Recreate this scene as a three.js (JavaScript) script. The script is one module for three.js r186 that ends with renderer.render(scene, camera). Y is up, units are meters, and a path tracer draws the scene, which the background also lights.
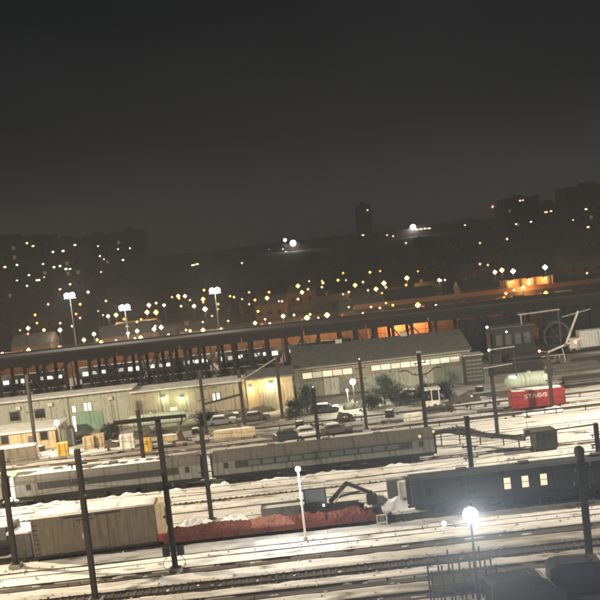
import * as THREE from 'three';
import { mergeGeometries } from 'three/addons/utils/BufferGeometryUtils.js';
import { ImprovedNoise } from 'three/addons/math/ImprovedNoise.js';
import { RectAreaLightUniformsLib } from 'three/addons/lights/RectAreaLightUniformsLib.js';
import { FontLoader } from 'three/addons/loaders/FontLoader.js';
import { TextGeometry } from 'three/addons/geometries/TextGeometry.js';

// ---------------------------------------------------------------- camera, sky, air, exposure
RectAreaLightUniformsLib.init();
const scene = new THREE.Scene();
const camera = new THREE.PerspectiveCamera(33.4, 1, 0.5, 6000);
camera.position.set(0, 27.6, 0);
camera.rotation.order = 'YXZ';
camera.rotation.set(THREE.MathUtils.degToRad(-3.526), 0, THREE.MathUtils.degToRad(-6.3));   // the phone was held tilted
camera.focus = 25; camera.userData.fStop = 2.0;   // hand-held phone, focus set a little short
scene.add(camera);
const renderer = new THREE.WebGLRenderer({ antialias: true });
renderer.toneMapping = THREE.LinearToneMapping;
renderer.toneMappingExposure = 1;
renderer.shadowMap.enabled = true;

const perlin = new ImprovedNoise();
const fbm = (x, y, z = 0, o = 4) => { let s = 0, a = 0.5, f = 1; for (let i = 0; i < o; i++) { s += a * perlin.noise(x * f, y * f, z * f + i * 7.3); a *= 0.5; f *= 2.03; } return s; };
const clamp = (v, a = 0, b = 1) => Math.min(b, Math.max(a, v));
const smooth = (a, b, v) => { const t = clamp((v - a) / (b - a)); return t * t * (3 - 2 * t); };

{ // low cloud lit from below by the city: dull grey, a little brighter towards the horizon all round
  const w = 512, h = 256, data = new Float32Array(w * h * 4);
  for (let j = 0; j < h; j++) for (let i = 0; i < w; i++) {
    const el = (j + 0.5) / h * Math.PI - Math.PI / 2, az = i / w * Math.PI * 2;
    const dx = Math.cos(el) * Math.cos(az), dy = Math.sin(el), dz = Math.cos(el) * Math.sin(az);
    const g = 0.0086 + 0.0098 * Math.exp(-Math.max(0, el) / 0.16);
    const c = g * (1 + 0.95 * fbm(dx * 2.6, dy * 6, dz * 2.6, 5));
    const k = (j * w + i) * 4; data[k] = c * 0.99; data[k + 1] = c * 1.0; data[k + 2] = c * 1.0; data[k + 3] = 1;
  }
  const sky = new THREE.DataTexture(data, w, h, THREE.RGBAFormat, THREE.FloatType);
  sky.mapping = THREE.EquirectangularReflectionMapping; sky.magFilter = THREE.LinearFilter; sky.minFilter = THREE.LinearFilter; sky.needsUpdate = true;
  scene.background = sky; scene.environment = sky;
}
scene.fog = new THREE.FogExp2(0xe4e4e4, 0.00017);

// ---------------------------------------------------------------- helpers
function rng(seed) { let a = seed >>> 0; return () => { a = (a + 0x6D2B79F5) | 0; let t = Math.imul(a ^ (a >>> 15), 1 | a); t = (t + Math.imul(t ^ (t >>> 7), 61 | t)) ^ t; return ((t ^ (t >>> 14)) >>> 0) / 4294967296; }; }
const taken = new Map();
function numbered(n) { const k = taken.get(n) || 0; taken.set(n, k + 1); return k ? `${n}_${String(k).padStart(3, '0')}` : n; }
function noiseTex(size, fn, srgb = false) {
  const data = new Uint8Array(size * size * 4);
  for (let j = 0; j < size; j++) for (let i = 0; i < size; i++) {
    const c = fn(i / size, j / size), k = (j * size + i) * 4;
    data[k] = clamp(c[0]) * 255; data[k + 1] = clamp(c[1]) * 255; data[k + 2] = clamp(c[2]) * 255; data[k + 3] = 255;
  }
  const t = new THREE.DataTexture(data, size, size, THREE.RGBAFormat);
  t.wrapS = t.wrapT = THREE.RepeatWrapping; t.magFilter = THREE.LinearFilter; t.minFilter = THREE.LinearMipmapLinearFilter; t.generateMipmaps = true;
  if (srgb) t.colorSpace = THREE.SRGBColorSpace; t.needsUpdate = true; return t;
}
// a noise that tiles: four-way blend
const tileN = (u, v, f, s, o = 4) => { const n = (a, b) => fbm(a * f, b * f, s, o); return n(u, v) * (1 - u) * (1 - v) + n(u - 1, v) * u * (1 - v) + n(u, v - 1) * (1 - u) * v + n(u - 1, v - 1) * u * v; };
const grainTex = noiseTex(256, (u, v) => { const n = 0.82 + 0.5 * tileN(u, v, 7, 1) + 0.25 * tileN(u, v, 40, 5, 2); return [n, n, n]; });
const rustTex = noiseTex(256, (u, v) => { const n = tileN(u, v, 6, 9), m = tileN(u, v, 30, 3, 2), k = smooth(0.02, 0.28, n + 0.4 * m); return [0.72 + 0.28 * k + m * 0.3, 0.72 + 0.05 * k + m * 0.3, 0.72 - 0.12 * k + m * 0.3]; });
const streakTex = noiseTex(256, (u, v) => { const n = tileN(u, v * 0.12 + 0.0, 26, 4, 3), m = tileN(u, v, 9, 8); const st = smooth(0.05, 0.3, tileN(u, v * 0.06, 14, 31, 3)); const k = (0.9 + 0.45 * n + 0.4 * m) * (1 - 0.3 * st); return [k, k * (0.985 - 0.05 * st), k * (0.96 - 0.1 * st)]; });
const bumpTex = noiseTex(256, (u, v) => { const n = 0.5 + 0.55 * tileN(u, v, 10, 12) + 0.35 * tileN(u, v, 45, 2, 2); return [n, n, n]; });
const fluteTex = noiseTex(64, (u, v) => { const n = 0.5 + 0.5 * Math.cos(v * Math.PI * 2); return [n, n, n]; });
const ribTex = noiseTex(64, (u, v) => { const t = Math.abs((u * 2) % 1 - 0.5) * 2; const n = smooth(0.25, 0.55, t); return [n, n, n]; });
const rep = (t, x, y = x) => { const c = t.clone(); c.repeat.set(1 / x, 1 / y); c.needsUpdate = true; return c; };   // x, y: metres for one tile
const grain3 = rep(grainTex, 3), grain9 = rep(grainTex, 9), rust2 = rep(rustTex, 2.4), streak4 = rep(streakTex, 4, 5), bump1 = rep(bumpTex, 1.4), bump4 = rep(bumpTex, 5), flute = rep(fluteTex, 1, 0.12), rib = rep(ribTex, 0.55);
function mat(r, g, b, o = {}) { const m = new (o.transmission || o.clearcoat ? THREE.MeshPhysicalMaterial : THREE.MeshStandardMaterial)({ roughness: 0.85, metalness: 0, ...o }); m.color.setRGB(r, g, b); return m; }
function glow(r, g, b, k) { const m = new THREE.MeshStandardMaterial({ roughness: 0.6 }); m.color.setRGB(0.6, 0.6, 0.6); m.emissive.setRGB(r, g, b); m.emissiveIntensity = k; return m; }
const M = {
  snow: mat(0.66, 0.65, 0.63, { roughness: 0.95, map: grain9, bumpMap: bump4, bumpScale: 0.12 }),
  cleanSnow: mat(0.84, 0.84, 0.85, { roughness: 0.95, bumpMap: bump1, bumpScale: 0.05 }),
  ballast: mat(0.085, 0.075, 0.065, { roughness: 1, map: rust2, bumpMap: bump1, bumpScale: 0.06 }),
  tie: mat(0.045, 0.035, 0.028, { map: rust2 }),
  tieGrey: mat(0.075, 0.062, 0.05, { map: rust2 }),
  rail: mat(0.10, 0.07, 0.05, { metalness: 0.5, roughness: 0.55, map: rust2 }),
  pole: mat(0.040, 0.031, 0.025, { roughness: 0.75, map: rust2 }),
  poleGrey: mat(0.16, 0.15, 0.14, { roughness: 0.6, map: streak4 }),
  galv: mat(0.48, 0.47, 0.45, { roughness: 0.5, metalness: 0.3, map: streak4 }),
  concrete: mat(0.36, 0.34, 0.31, { map: grain3, bumpMap: bump1, bumpScale: 0.02 }),
  darkConcrete: mat(0.12, 0.11, 0.10, { map: grain3, bumpMap: bump1, bumpScale: 0.02 }),
  silver: mat(0.275, 0.28, 0.285, { metalness: 0.45, roughness: 0.5, map: streak4, bumpMap: flute, bumpScale: 0.012 }),
  silverRoof: mat(0.125, 0.118, 0.108, { metalness: 0.15, roughness: 0.65, map: streak4 }),
  band: mat(0.045, 0.042, 0.042, { roughness: 0.4, map: streak4 }),
  pane: mat(0.10, 0.12, 0.14, { roughness: 0.12 }),
  darkPane: mat(0.02, 0.022, 0.025, { roughness: 0.1 }),
  under: mat(0.025, 0.022, 0.02, { map: rust2 }),
  wheel: mat(0.06, 0.045, 0.035, { metalness: 0.4, roughness: 0.6 }),
  navy: mat(0.030, 0.038, 0.052, { roughness: 0.55, map: streak4 }),
  navyRoof: mat(0.040, 0.045, 0.055, { roughness: 0.75, map: streak4 }),
  beige: mat(0.155, 0.132, 0.105, { map: rep(streakTex, 7, 6), bumpMap: bump1, bumpScale: 0.012 }),
  paleBeige: mat(0.55, 0.46, 0.32, { map: streak4 }),
  redPanel: mat(0.36, 0.075, 0.045, { map: streak4 }),
  redFrame: mat(0.13, 0.035, 0.026, { map: rust2 }),
  redTarp: mat(0.17, 0.048, 0.034, { map: rust2, bumpMap: bump1, bumpScale: 0.08 }),
  orangeTarp: mat(0.34, 0.145, 0.10, { map: rust2, bumpMap: bump1, bumpScale: 0.08 }),
  redVan: mat(0.27, 0.022, 0.022, { roughness: 0.45, map: streak4 }),
  white: mat(0.70, 0.69, 0.66, { map: streak4 }),
  yellow: mat(0.62, 0.38, 0.045, { map: streak4 }),
  tan: mat(0.42, 0.33, 0.21, { map: streak4 }),
  greenWall: mat(0.33, 0.345, 0.30, { map: streak4, bumpMap: rib, bumpScale: 0.03 }),
  greenDoor: mat(0.19, 0.31, 0.24, { map: streak4, bumpMap: rib, bumpScale: 0.03 }),
  tanWall: mat(0.30, 0.27, 0.22, { map: streak4, bumpMap: rib, bumpScale: 0.03 }),
  roofDark: mat(0.12, 0.118, 0.11, { map: grain9, bumpMap: rib, bumpScale: 0.03 }),
  greenTank: mat(0.42, 0.50, 0.43, { roughness: 0.5, map: streak4 }),
  brick: mat(0.20, 0.115, 0.075, { map: grain3, bumpMap: bump1, bumpScale: 0.02 }),
  ruddy: mat(0.30, 0.16, 0.09, { map: streak4 }),
  cityDark: mat(0.05, 0.045, 0.04, { map: grain9 }), trestle: mat(0.026, 0.021, 0.018, { map: rust2 }), parapet: mat(0.075, 0.05, 0.036, { map: rust2 }),
  cityGrey: mat(0.13, 0.12, 0.11, { map: grain9 }),
  cityGround: mat(0.12, 0.10, 0.085, { map: rep(grainTex, 60) }),
  asphalt: mat(0.085, 0.08, 0.075, { map: grain9 }),
  black: mat(0.018, 0.018, 0.019, { roughness: 0.5 }),
  greyPaint: mat(0.13, 0.135, 0.14, { roughness: 0.5, map: streak4 }),
  chute: mat(0.055, 0.055, 0.052, { map: streak4 }), wire: mat(0.03, 0.028, 0.026, { roughness: 0.6 }),
  bark: mat(0.05, 0.04, 0.032, { map: rust2 }),
  leaf: mat(0.022, 0.030, 0.022, { roughness: 0.9, side: THREE.DoubleSide }),
  carBody: [mat(0.03, 0.04, 0.04, { roughness: 0.3 }), mat(0.45, 0.43, 0.40, { roughness: 0.35 }), mat(0.09, 0.08, 0.075, { roughness: 0.35 }), mat(0.16, 0.17, 0.18, { roughness: 0.35 })],
  // things that give off light
  floodGlow: glow(1, 0.87, 0.66, 45), mastGlow: glow(1, 0.93, 0.78, 130), coolGlow: glow(0.86, 0.95, 1, 110), whiteGlow: glow(1, 0.95, 0.84, 40), smallWhiteGlow: glow(1, 0.93, 0.80, 14), warmWhiteGlow: glow(1, 0.76, 0.46, 2.6), faintGlow: glow(1, 0.72, 0.42, 1.2), greenGlow: glow(0.88, 1, 0.45, 14),
  yellowGlow: glow(1, 0.58, 0.08, 3.2), orangeGlow: glow(1, 0.34, 0.03, 3.6), pinkGlow: glow(1, 0.42, 0.32, 3), redGlow: glow(1, 0.08, 0.06, 12), amberGlow: glow(1, 0.35, 0.1, 6),
  faintWindow: glow(1, 0.75, 0.5, 0.09), windowGlow: glow(1, 0.72, 0.45, 0.95), warmWindowGlow: glow(1, 0.8, 0.5, 2.2), clerestoryGlow: glow(1, 0.88, 0.5, 0.62), paleWindowGlow: glow(0.95, 0.95, 0.9, 1.3), dimPaleGlow: glow(0.95, 0.95, 0.9, 0.45), farWindowGlow: glow(1, 0.88, 0.68, 6), dimWindowGlow: glow(1, 0.82, 0.6, 1.6), amberWindowGlow: glow(1, 0.66, 0.36, 2.6),
};

function prep(g) { g = g.index ? g.toNonIndexed() : g; for (const k of Object.keys(g.attributes)) if (!['position', 'normal'].includes(k)) g.deleteAttribute(k); if (!g.attributes.normal) g.computeVertexNormals(); return g; }
function metreUV(g) { // uv in metres by the side a face points to
  const p = g.attributes.position, n = g.attributes.normal, uv = new Float32Array(p.count * 2);
  for (let i = 0; i < p.count; i += 3) {
    let ax = 0, ay = 0, az = 0;
    for (let k = 0; k < 3; k++) { ax += n.getX(i + k); ay += n.getY(i + k); az += n.getZ(i + k); }
    ax = Math.abs(ax); ay = Math.abs(ay); az = Math.abs(az);
    for (let k = 0; k < 3; k++) {
      const x = p.getX(i + k), y = p.getY(i + k), z = p.getZ(i + k), q = (i + k) * 2;
      if (ay >= ax && ay >= az) { uv[q] = x; uv[q + 1] = z; } else if (ax > az) { uv[q] = z; uv[q + 1] = y; } else { uv[q] = x; uv[q + 1] = y; }
    }
  }
  g.setAttribute('uv', new THREE.BufferAttribute(uv, 2)); return g;
}
function geo(list) { const a = (Array.isArray(list) ? list : [list]).map(prep); return metreUV(a.length > 1 ? mergeGeometries(a) : a[0]); }
function mesh(name, list, material) { const m = new THREE.Mesh(list.isBufferGeometry && list.attributes.uv && !list.index && list.userData.ready ? list : geo(list), material); m.name = name; m.castShadow = m.receiveShadow = true; return m; }
const part = (parent, name, list, material) => { const m = mesh(name, list, material); parent.add(m); return m; };
function shared(list) { const g = geo(list); g.userData.ready = true; return g; }
function thing(name, label, category, [x, y, z] = [0, 0, 0], turn = 0, group) {
  const o = new THREE.Group(); o.name = numbered(name); o.position.set(x, y, z); o.rotation.y = turn; o.userData = { label, category }; if (group) o.userData.group = group; scene.add(o); return o;
}
function dup(src, label, [x, y, z], turn = 0, group) { const o = src.clone(); o.name = numbered(src.name.replace(/_\d{3}$/, '')); o.position.set(x, y, z); o.rotation.y = turn; o.userData = { ...src.userData, label }; if (group) o.userData.group = group; scene.add(o); return o; }
function structure(name, list, material) { const m = list ? mesh(numbered(name), list, material) : new THREE.Group(); m.name = m.name || numbered(name); m.userData.kind = 'structure'; scene.add(m); return m; }
// shapes
function bx(x0, x1, y0, y1, z0, z1) { const g = new THREE.BoxGeometry(Math.abs(x1 - x0), Math.abs(y1 - y0), Math.abs(z1 - z0)); g.translate((x0 + x1) / 2, (y0 + y1) / 2, (z0 + z1) / 2); return g; }
function cham(x0, x1, y0, y1, z0, z1, b = 0.05) { // box with bevelled edges, extruded along z
  const s = new THREE.Shape(); s.moveTo(x0 + b, y0 + b); s.lineTo(x1 - b, y0 + b); s.lineTo(x1 - b, y1 - b); s.lineTo(x0 + b, y1 - b); s.closePath();
  const g = new THREE.ExtrudeGeometry(s, { depth: Math.abs(z1 - z0) - 2 * b, bevelEnabled: true, bevelThickness: b, bevelSize: b, bevelSegments: 1 }); g.translate(0, 0, Math.min(z0, z1) + b); return g;
}
const V = (x, y, z) => new THREE.Vector3(x, y, z);
function rod(a, b, r0, r1 = r0, seg = 8) { const d = b.clone().sub(a), g = new THREE.CylinderGeometry(r1, r0, d.length(), seg); g.applyQuaternion(new THREE.Quaternion().setFromUnitVectors(V(0, 1, 0), d.clone().normalize())); g.translate((a.x + b.x) / 2, (a.y + b.y) / 2, (a.z + b.z) / 2); return g; }
function bar(a, b, w, t = w) { const d = b.clone().sub(a), g = new THREE.BoxGeometry(w, d.length(), t); g.applyQuaternion(new THREE.Quaternion().setFromUnitVectors(V(0, 1, 0), d.clone().normalize())); g.translate((a.x + b.x) / 2, (a.y + b.y) / 2, (a.z + b.z) / 2); return g; }
function ball(x, y, z, r, seg = 10) { const g = new THREE.SphereGeometry(r, seg, Math.ceil(seg * 0.7)); g.translate(x, y, z); return g; }
function prism(pts, len, axis = 'x') { // outline in (lateral, height) extruded along x (or z), centred
  const s = new THREE.Shape(); pts.forEach((p, i) => (i ? s.lineTo(p[0], p[1]) : s.moveTo(p[0], p[1]))); s.closePath();
  const g = new THREE.ExtrudeGeometry(s, { depth: len, bevelEnabled: false }); g.translate(0, 0, -len / 2); if (axis === 'x') g.rotateY(Math.PI / 2); return g;
}
function disc(x, y, z, r, t, seg = 14) { const g = new THREE.CylinderGeometry(r, r, t, seg); g.rotateX(Math.PI / 2); g.translate(x, y, z); return g; }
function mound(w, d, h, seed, nx = 24, nz = 10, rough = 0.35) { // lumpy heap on the ground, closed below by the ground it stands on
  const g = new THREE.PlaneGeometry(w, d, nx, nz); g.rotateX(-Math.PI / 2); const p = g.attributes.position;
  for (let i = 0; i < p.count; i++) { const u = p.getX(i) / w * 2, v = p.getZ(i) / d * 2, e = Math.max(0, 1 - u ** 4) * Math.max(0, 1 - v * v); p.setY(i, -0.06 + h * Math.sqrt(e) * (1 + rough * 2 * fbm(p.getX(i) * 0.8 + seed, p.getZ(i) * 0.8, seed, 3))); }
  g.computeVertexNormals(); return g;
}
function light(o, color, intensity, [x, y, z], size = 0.15) { const l = new THREE.PointLight(new THREE.Color().setRGB(...color), intensity, 0, 2); l.position.set(x, y, z); l.castShadow = true; l.shadow.radius = size / 0.02; l.name = 'lamp_light'; o.add(l); return l; }

// ---------------------------------------------------------------- ground
const terrainY = d => 20 * smooth(380, 1080, d);
{ // one sheet from below the camera to the horizon; it rises to a low hill beyond the yard
  const zs = [60, 0, -40, -62, -205, -300, -380, -450, -520, -600, -680, -760, -840, -920, -1000, -1080, -1200, -1600, -2400, -4200], xs = [];
  for (let i = -30; i <= 30; i++) xs.push(Math.sign(i) * (Math.abs(i) * 8 + Math.pow(Math.abs(i) / 30, 4) * 2600));
  const pos = [], idx = [];
  zs.forEach(z => xs.forEach(x => pos.push(x, -0.12 + terrainY(-z) + (z < -400 ? 5 * fbm(x * 0.003, z * 0.003, 3, 3) * smooth(400, 800, -z) : 0), z)));
  for (let j = 0; j < zs.length - 1; j++) for (let i = 0; i < xs.length - 1; i++) { const a = j * xs.length + i, b = a + xs.length; idx.push(a, a + 1, b, b, a + 1, b + 1); }
  const g = new THREE.BufferGeometry(); g.setAttribute('position', new THREE.Float32BufferAttribute(pos, 3)); g.setIndex(idx); g.computeVertexNormals();
  structure('ground', g, M.cityGround);
}
// tracks that show in the snow: z of the centre line, kind
const TRACKS = [
  { z: -73.2, bed: 'swept' }, { z: -76.9, bed: 'swept' }, { z: -80.75, bed: 'ties' }, { z: -85.0, bed: 'swept' }, { z: -88.9, bed: 'buried' }, { z: -93.9, bed: 'ties' }, { z: -99.6, bed: 'buried' },
  { z: -104.4, bed: 'narrow' }, { z: -108.3, bed: 'dots' }, { z: -111.6, bed: 'narrow' }, { z: -116.1, bed: 'swept' }, { z: -121.6, bed: 'buried' }, { z: -127.2, bed: 'buried' }, { z: -137.2, bed: 'swept' }, { z: -141.0, bed: 'swept' },
];
const HALF = { ties: 1.25, swept: 0.74, narrow: 0.42, dots: 0.5, buried: 0 };
const WAYS = [[-90.7, 0.5, 0.05], [-102.0, 0.6, 0.07], [-106.4, 0.3, 0.04], [-124.5, 1.1, 0.06], [-130.8, 1.6, 0.045], [-133.2, 1.3, 0.05], [-148.5, 1.8, 0.05], [-152, 2.2, 0.04]];
function ruts(x, z) { let m = 0; for (const [zc, a, f] of WAYS) { const c = zc + a * Math.sin(x * f + zc) + 0.35 * a * Math.sin(x * f * 3.1); for (const o of [-0.8, 0.8]) { const d = Math.abs(z - c - o); if (d < 0.5) m = Math.max(m, Math.exp(-((d / 0.22) ** 2)) * clamp(0.75 + 1.2 * fbm(x * 0.12, zc, 5, 2))); } } return m; }
function dirt(x, z) { // share of brown slush, driven-over ground and cinders in the snow
  let d = 0.13 + 0.75 * fbm(x * 0.06, z * 0.16, 2, 5) + 0.35 * fbm(x * 0.4, z * 0.9, 6, 3);
  d += 0.75 * smooth(-128, -134, z) * (1 - smooth(-150, -158, z)) * (0.55 + 0.9 * fbm(x * 0.04 + 9, z * 0.3, 4, 4)) * (1 - smooth(8, 22, x));
  d += 0.85 * smooth(-146, -156, z) * (0.8 + fbm(x * 0.06, z * 0.06, 5, 4));
  d += 0.42 * smooth(-86, -79, z) * (0.8 + 1.8 * fbm(x * 0.12, z * 0.5, 8, 4));
  d += 0.55 * smooth(4, 20, x) * smooth(-92, -80, z) * (0.7 + 1.2 * fbm(x * 0.2, z * 0.6, 3, 4));
  return clamp(d);
}
{
  const x0 = -92, x1 = 92, z0 = -56, z1 = -206, nx = 300, nz = 680, pos = [], col = [], idx = [];
  for (let j = 0; j <= nz; j++) {
    const z = z0 + (z1 - z0) * j / nz;
    for (let i = 0; i <= nx; i++) {
      const x = x0 + (x1 - x0) * i / nx;
      let y = 0.10 + 0.10 * fbm(x * 0.11, z * 0.3, 0, 4) + 0.05 * fbm(x * 0.9, z * 0.9, 3, 3);
      for (const t of TRACKS) { const d = Math.abs(z - t.z); const half = HALF[t.bed] * (1 + 0.5 * fbm(x * 0.35, z, 4, 3)); if (half) { y += 0.09 * Math.exp(-(((d - half - 0.45) / 0.3) ** 2)) * (1 + 1.2 * fbm(x * 0.5, z, 5, 2)); if (d < half) y = -0.05; } }
      const rut = ruts(x, z); y -= 0.1 * rut;
      if (z > z0 - 1 || z < z1 + 1 || x < x0 + 1 || x > x1 - 1) y = -0.2;
      const d = clamp(dirt(x, z) + 0.4 * rut * (0.6 + fbm(x * 0.3, z, 2, 2)) + 0.75 * smooth(0.2, 0.34, fbm(x * 0.23, z * 0.5, 21, 4))); pos.push(x, y, z);
      const g = 0.9 + 0.25 * fbm(x * 1.5, z * 1.5, 1, 3);
      col.push((0.84 * (1 - d) + 0.20 * d) * g, (0.83 * (1 - d) + 0.165 * d) * g, (0.82 * (1 - d) + 0.125 * d) * g);
    }
  }
  for (let j = 0; j < nz; j++) for (let i = 0; i < nx; i++) { const a = j * (nx + 1) + i, b = a + nx + 1; idx.push(a, a + 1, b, b, a + 1, b + 1); }
  const g = new THREE.BufferGeometry(); g.setAttribute('position', new THREE.Float32BufferAttribute(pos, 3)); g.setAttribute('color', new THREE.Float32BufferAttribute(col, 3));
  const uv = []; for (let k = 0; k < pos.length; k += 3) uv.push(pos[k], pos[k + 2]); g.setAttribute('uv', new THREE.Float32BufferAttribute(uv, 2)); g.setIndex(idx); g.computeVertexNormals();
  const m = new THREE.Mesh(g, mat(1, 1, 1, { vertexColors: true, roughness: 0.95, bumpMap: bump4, bumpScale: 0.1 })); m.name = 'snow_field'; m.castShadow = m.receiveShadow = true; m.userData.kind = 'structure'; scene.add(m);
}
{ // rails, ties and ballast
  const R = rng(11), tieG = shared(cham(-0.12, 0.12, -0.05, 0.045, -1.28, 1.28, 0.015)), tieG2 = shared(cham(-0.11, 0.11, -0.05, 0.03, -1.2, 1.2, 0.015));
  for (const t of TRACKS) {
    const o = structure('railway_track'); o.position.set(0, 0, t.z);
    const half = { ties: 1.75, swept: 1.1, narrow: 0.75, dots: 0.8, buried: 0 }[t.bed], L = 84;
    if (t.bed !== 'buried') part(o, 'ballast_bed', bx(-L, L, -0.15, 0.012, -half, half), M.ballast);
    const top = t.bed === 'buried' ? 0.15 : t.bed === 'ties' || t.bed === 'swept' ? 0.17 : 0.1;
    for (const s of [-1, 1]) part(o, 'rail', [bx(-L, L, top - 0.03, top, s * 0.75 - 0.035, s * 0.75 + 0.035), bx(-L, L, 0.0, top - 0.031, s * 0.75 - 0.02, s * 0.75 + 0.02)], M.rail);
    if (t.bed === 'ties' || t.bed === 'dots') for (let x = -46; x < 46; x += 0.62) {
      const k = part(o, 'tie', R() < 0.5 ? tieG : tieG2, R() < 0.6 ? M.tie : M.tieGrey); k.position.set(x + R() * 0.05, 0.03, (R() - 0.5) * 0.12); k.rotation.y = (R() - 0.5) * 0.04;
      if (R() < 0.3) { const c = part(o, 'snow_patch', mound(0.2 + R() * 0.3, 0.2 + R() * 0.6, 0.06, R() * 50, 6, 6, 1.2), M.snow); c.position.set(x + 0.31, 0.03, (R() - 0.5) * 1.8); }
    }
    else if (t.bed === 'swept') for (let i = 0; i < 40; i++) { const w = 0.4 + R() * R() * 2.2, c = part(o, 'snow_patch', mound(w, 0.14 + R() * 0.3, 0.05 + R() * 0.07, R() * 50, 10, 5, 1.2), M.snow); c.position.set(-45 + i * 2.3 + R() * 2.2, 0.02, (R() < 0.7 ? Math.sign(R() - 0.5) * 0.45 : 0) + (R() - 0.5) * 0.2); }
  }
}

// ---------------------------------------------------------------- floodlight masts of the yard
function mast(name, label, [x, y, z], h, color, power, glowMat, turn, heads = 4, headSize = 1, group, aim, poleMat = M.poleGrey) {
  const o = thing(name, label, 'light mast', [x, y, z], turn, group);
  part(o, 'foundation', cham(-0.5, 0.5, 0, 0.5, -0.5, 0.5, 0.05), M.concrete);
  part(o, 'pole', rod(V(0, 0.4, 0), V(0, h, 0), 0.24, 0.11, 10), poleMat);
  part(o, 'crossbar', bx(-heads * 0.42 * headSize, heads * 0.42 * headSize, h - 0.12, h, -0.08, 0.08), poleMat);
  for (let i = 0; i < heads; i++) {
    const hx = (i - (heads - 1) / 2) * 0.72 * headSize, s = headSize;
    const hd = part(o, 'lamp_head', [disc(hx, h + 0.36 * s, 0, 0.34 * s, 0.3, 14), rod(V(hx, h - 0.05, 0), V(hx, h + 0.1 * s, 0), 0.07)], M.black);
    part(hd, 'lamp_lens', new THREE.SphereGeometry(0.35 * s, 14, 10).scale(1, 1, 0.6).translate(hx, h + 0.36 * s, 0.2), glowMat);
  }
  if (power && aim) { const sp = new THREE.SpotLight(new THREE.Color().setRGB(...color), power, 0, 1.36, 0.35, 2); sp.position.set(x, y + h - 0.15, z).add(V(0, 0, 0.9).applyAxisAngle(V(0, 1, 0), turn)); sp.target.position.set(...aim); sp.castShadow = true; sp.shadow.radius = 30; sp.name = 'flood_light'; scene.add(sp); scene.add(sp.target); }
  else if (power) light(o, color, power, [0, h + 0.3 * headSize, 0.9 + headSize], 0.5);
  return o;
}
const WARM = [1, 0.83, 0.575];
mast('floodlight_mast', 'tall yard floodlight mast standing nearest on the near left side', [-42, 0, -60], 28, WARM, 5200, M.floodGlow, 0.9, 4, 1, undefined, [-28, 0, -85]);
mast('floodlight_mast', 'tall yard floodlight mast beside the silver coaches at far left', [-66, 0, -112], 28, WARM, 21000, M.floodGlow, 1.2, 4, 1, undefined, [-40, 0, -112]);
mast('floodlight_mast', 'tall yard floodlight mast beyond the dark blue coach on the right', [66, 0, -112], 28, [1, 0.86, 0.64], 17000, M.floodGlow, -1.4, 4, 1, undefined, [40, 0, -112]);
mast('floodlight_mast', 'tall yard floodlight mast beside the pale green shed', [-92, 0, -158], 24, [1, 0.9, 0.70], 4000, M.floodGlow, 1.3, 4, 1, undefined, [-62, 0, -158]);
mast('floodlight_mast', 'tall yard floodlight mast beside the red trailer side', [92, 0, -160], 24, [0.97, 0.95, 0.78], 5000, M.floodGlow, -1.5, 4, 1, undefined, [60, 0, -155]);

// ---------------------------------------------------------------- passenger coaches
const coachProfile = [[-1.52, 1.32], [1.52, 1.32], [1.58, 1.5], [1.6, 1.9], [1.56, 2.75], [1.42, 3.2], [1.15, 3.55], [0.75, 3.76], [0.3, 3.85], [-0.3, 3.85], [-0.75, 3.76], [-1.15, 3.55], [-1.42, 3.2], [-1.56, 2.75], [-1.6, 1.9], [-1.58, 1.5]];
const roofProfile = [[1.565, 2.84], [1.445, 3.19], [1.17, 3.575], [0.77, 3.79], [0.3, 3.885], [-0.3, 3.885], [-0.77, 3.79], [-1.17, 3.575], [-1.445, 3.19], [-1.565, 2.84]];
function bogie(parent, x, y = 0.18) {
  const b = part(parent, 'bogie', [bx(x - 1.75, x + 1.75, y + 0.45, y + 0.72, 1.0, 1.18), bx(x - 1.75, x + 1.75, y + 0.45, y + 0.72, -1.18, -1.0), bx(x - 0.3, x + 0.3, y + 0.3, y + 0.8, -1.05, 1.05), bx(x - 0.45, x + 0.45, y + 0.2, y + 0.55, 1.02, 1.25)], M.under);
  for (const dx of [-1.25, 1.25]) for (const s of [-1, 1]) part(b, 'wheel', disc(x + dx, y + 0.45, s * 0.76, 0.45, 0.13, 18), M.wheel);
}
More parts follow.
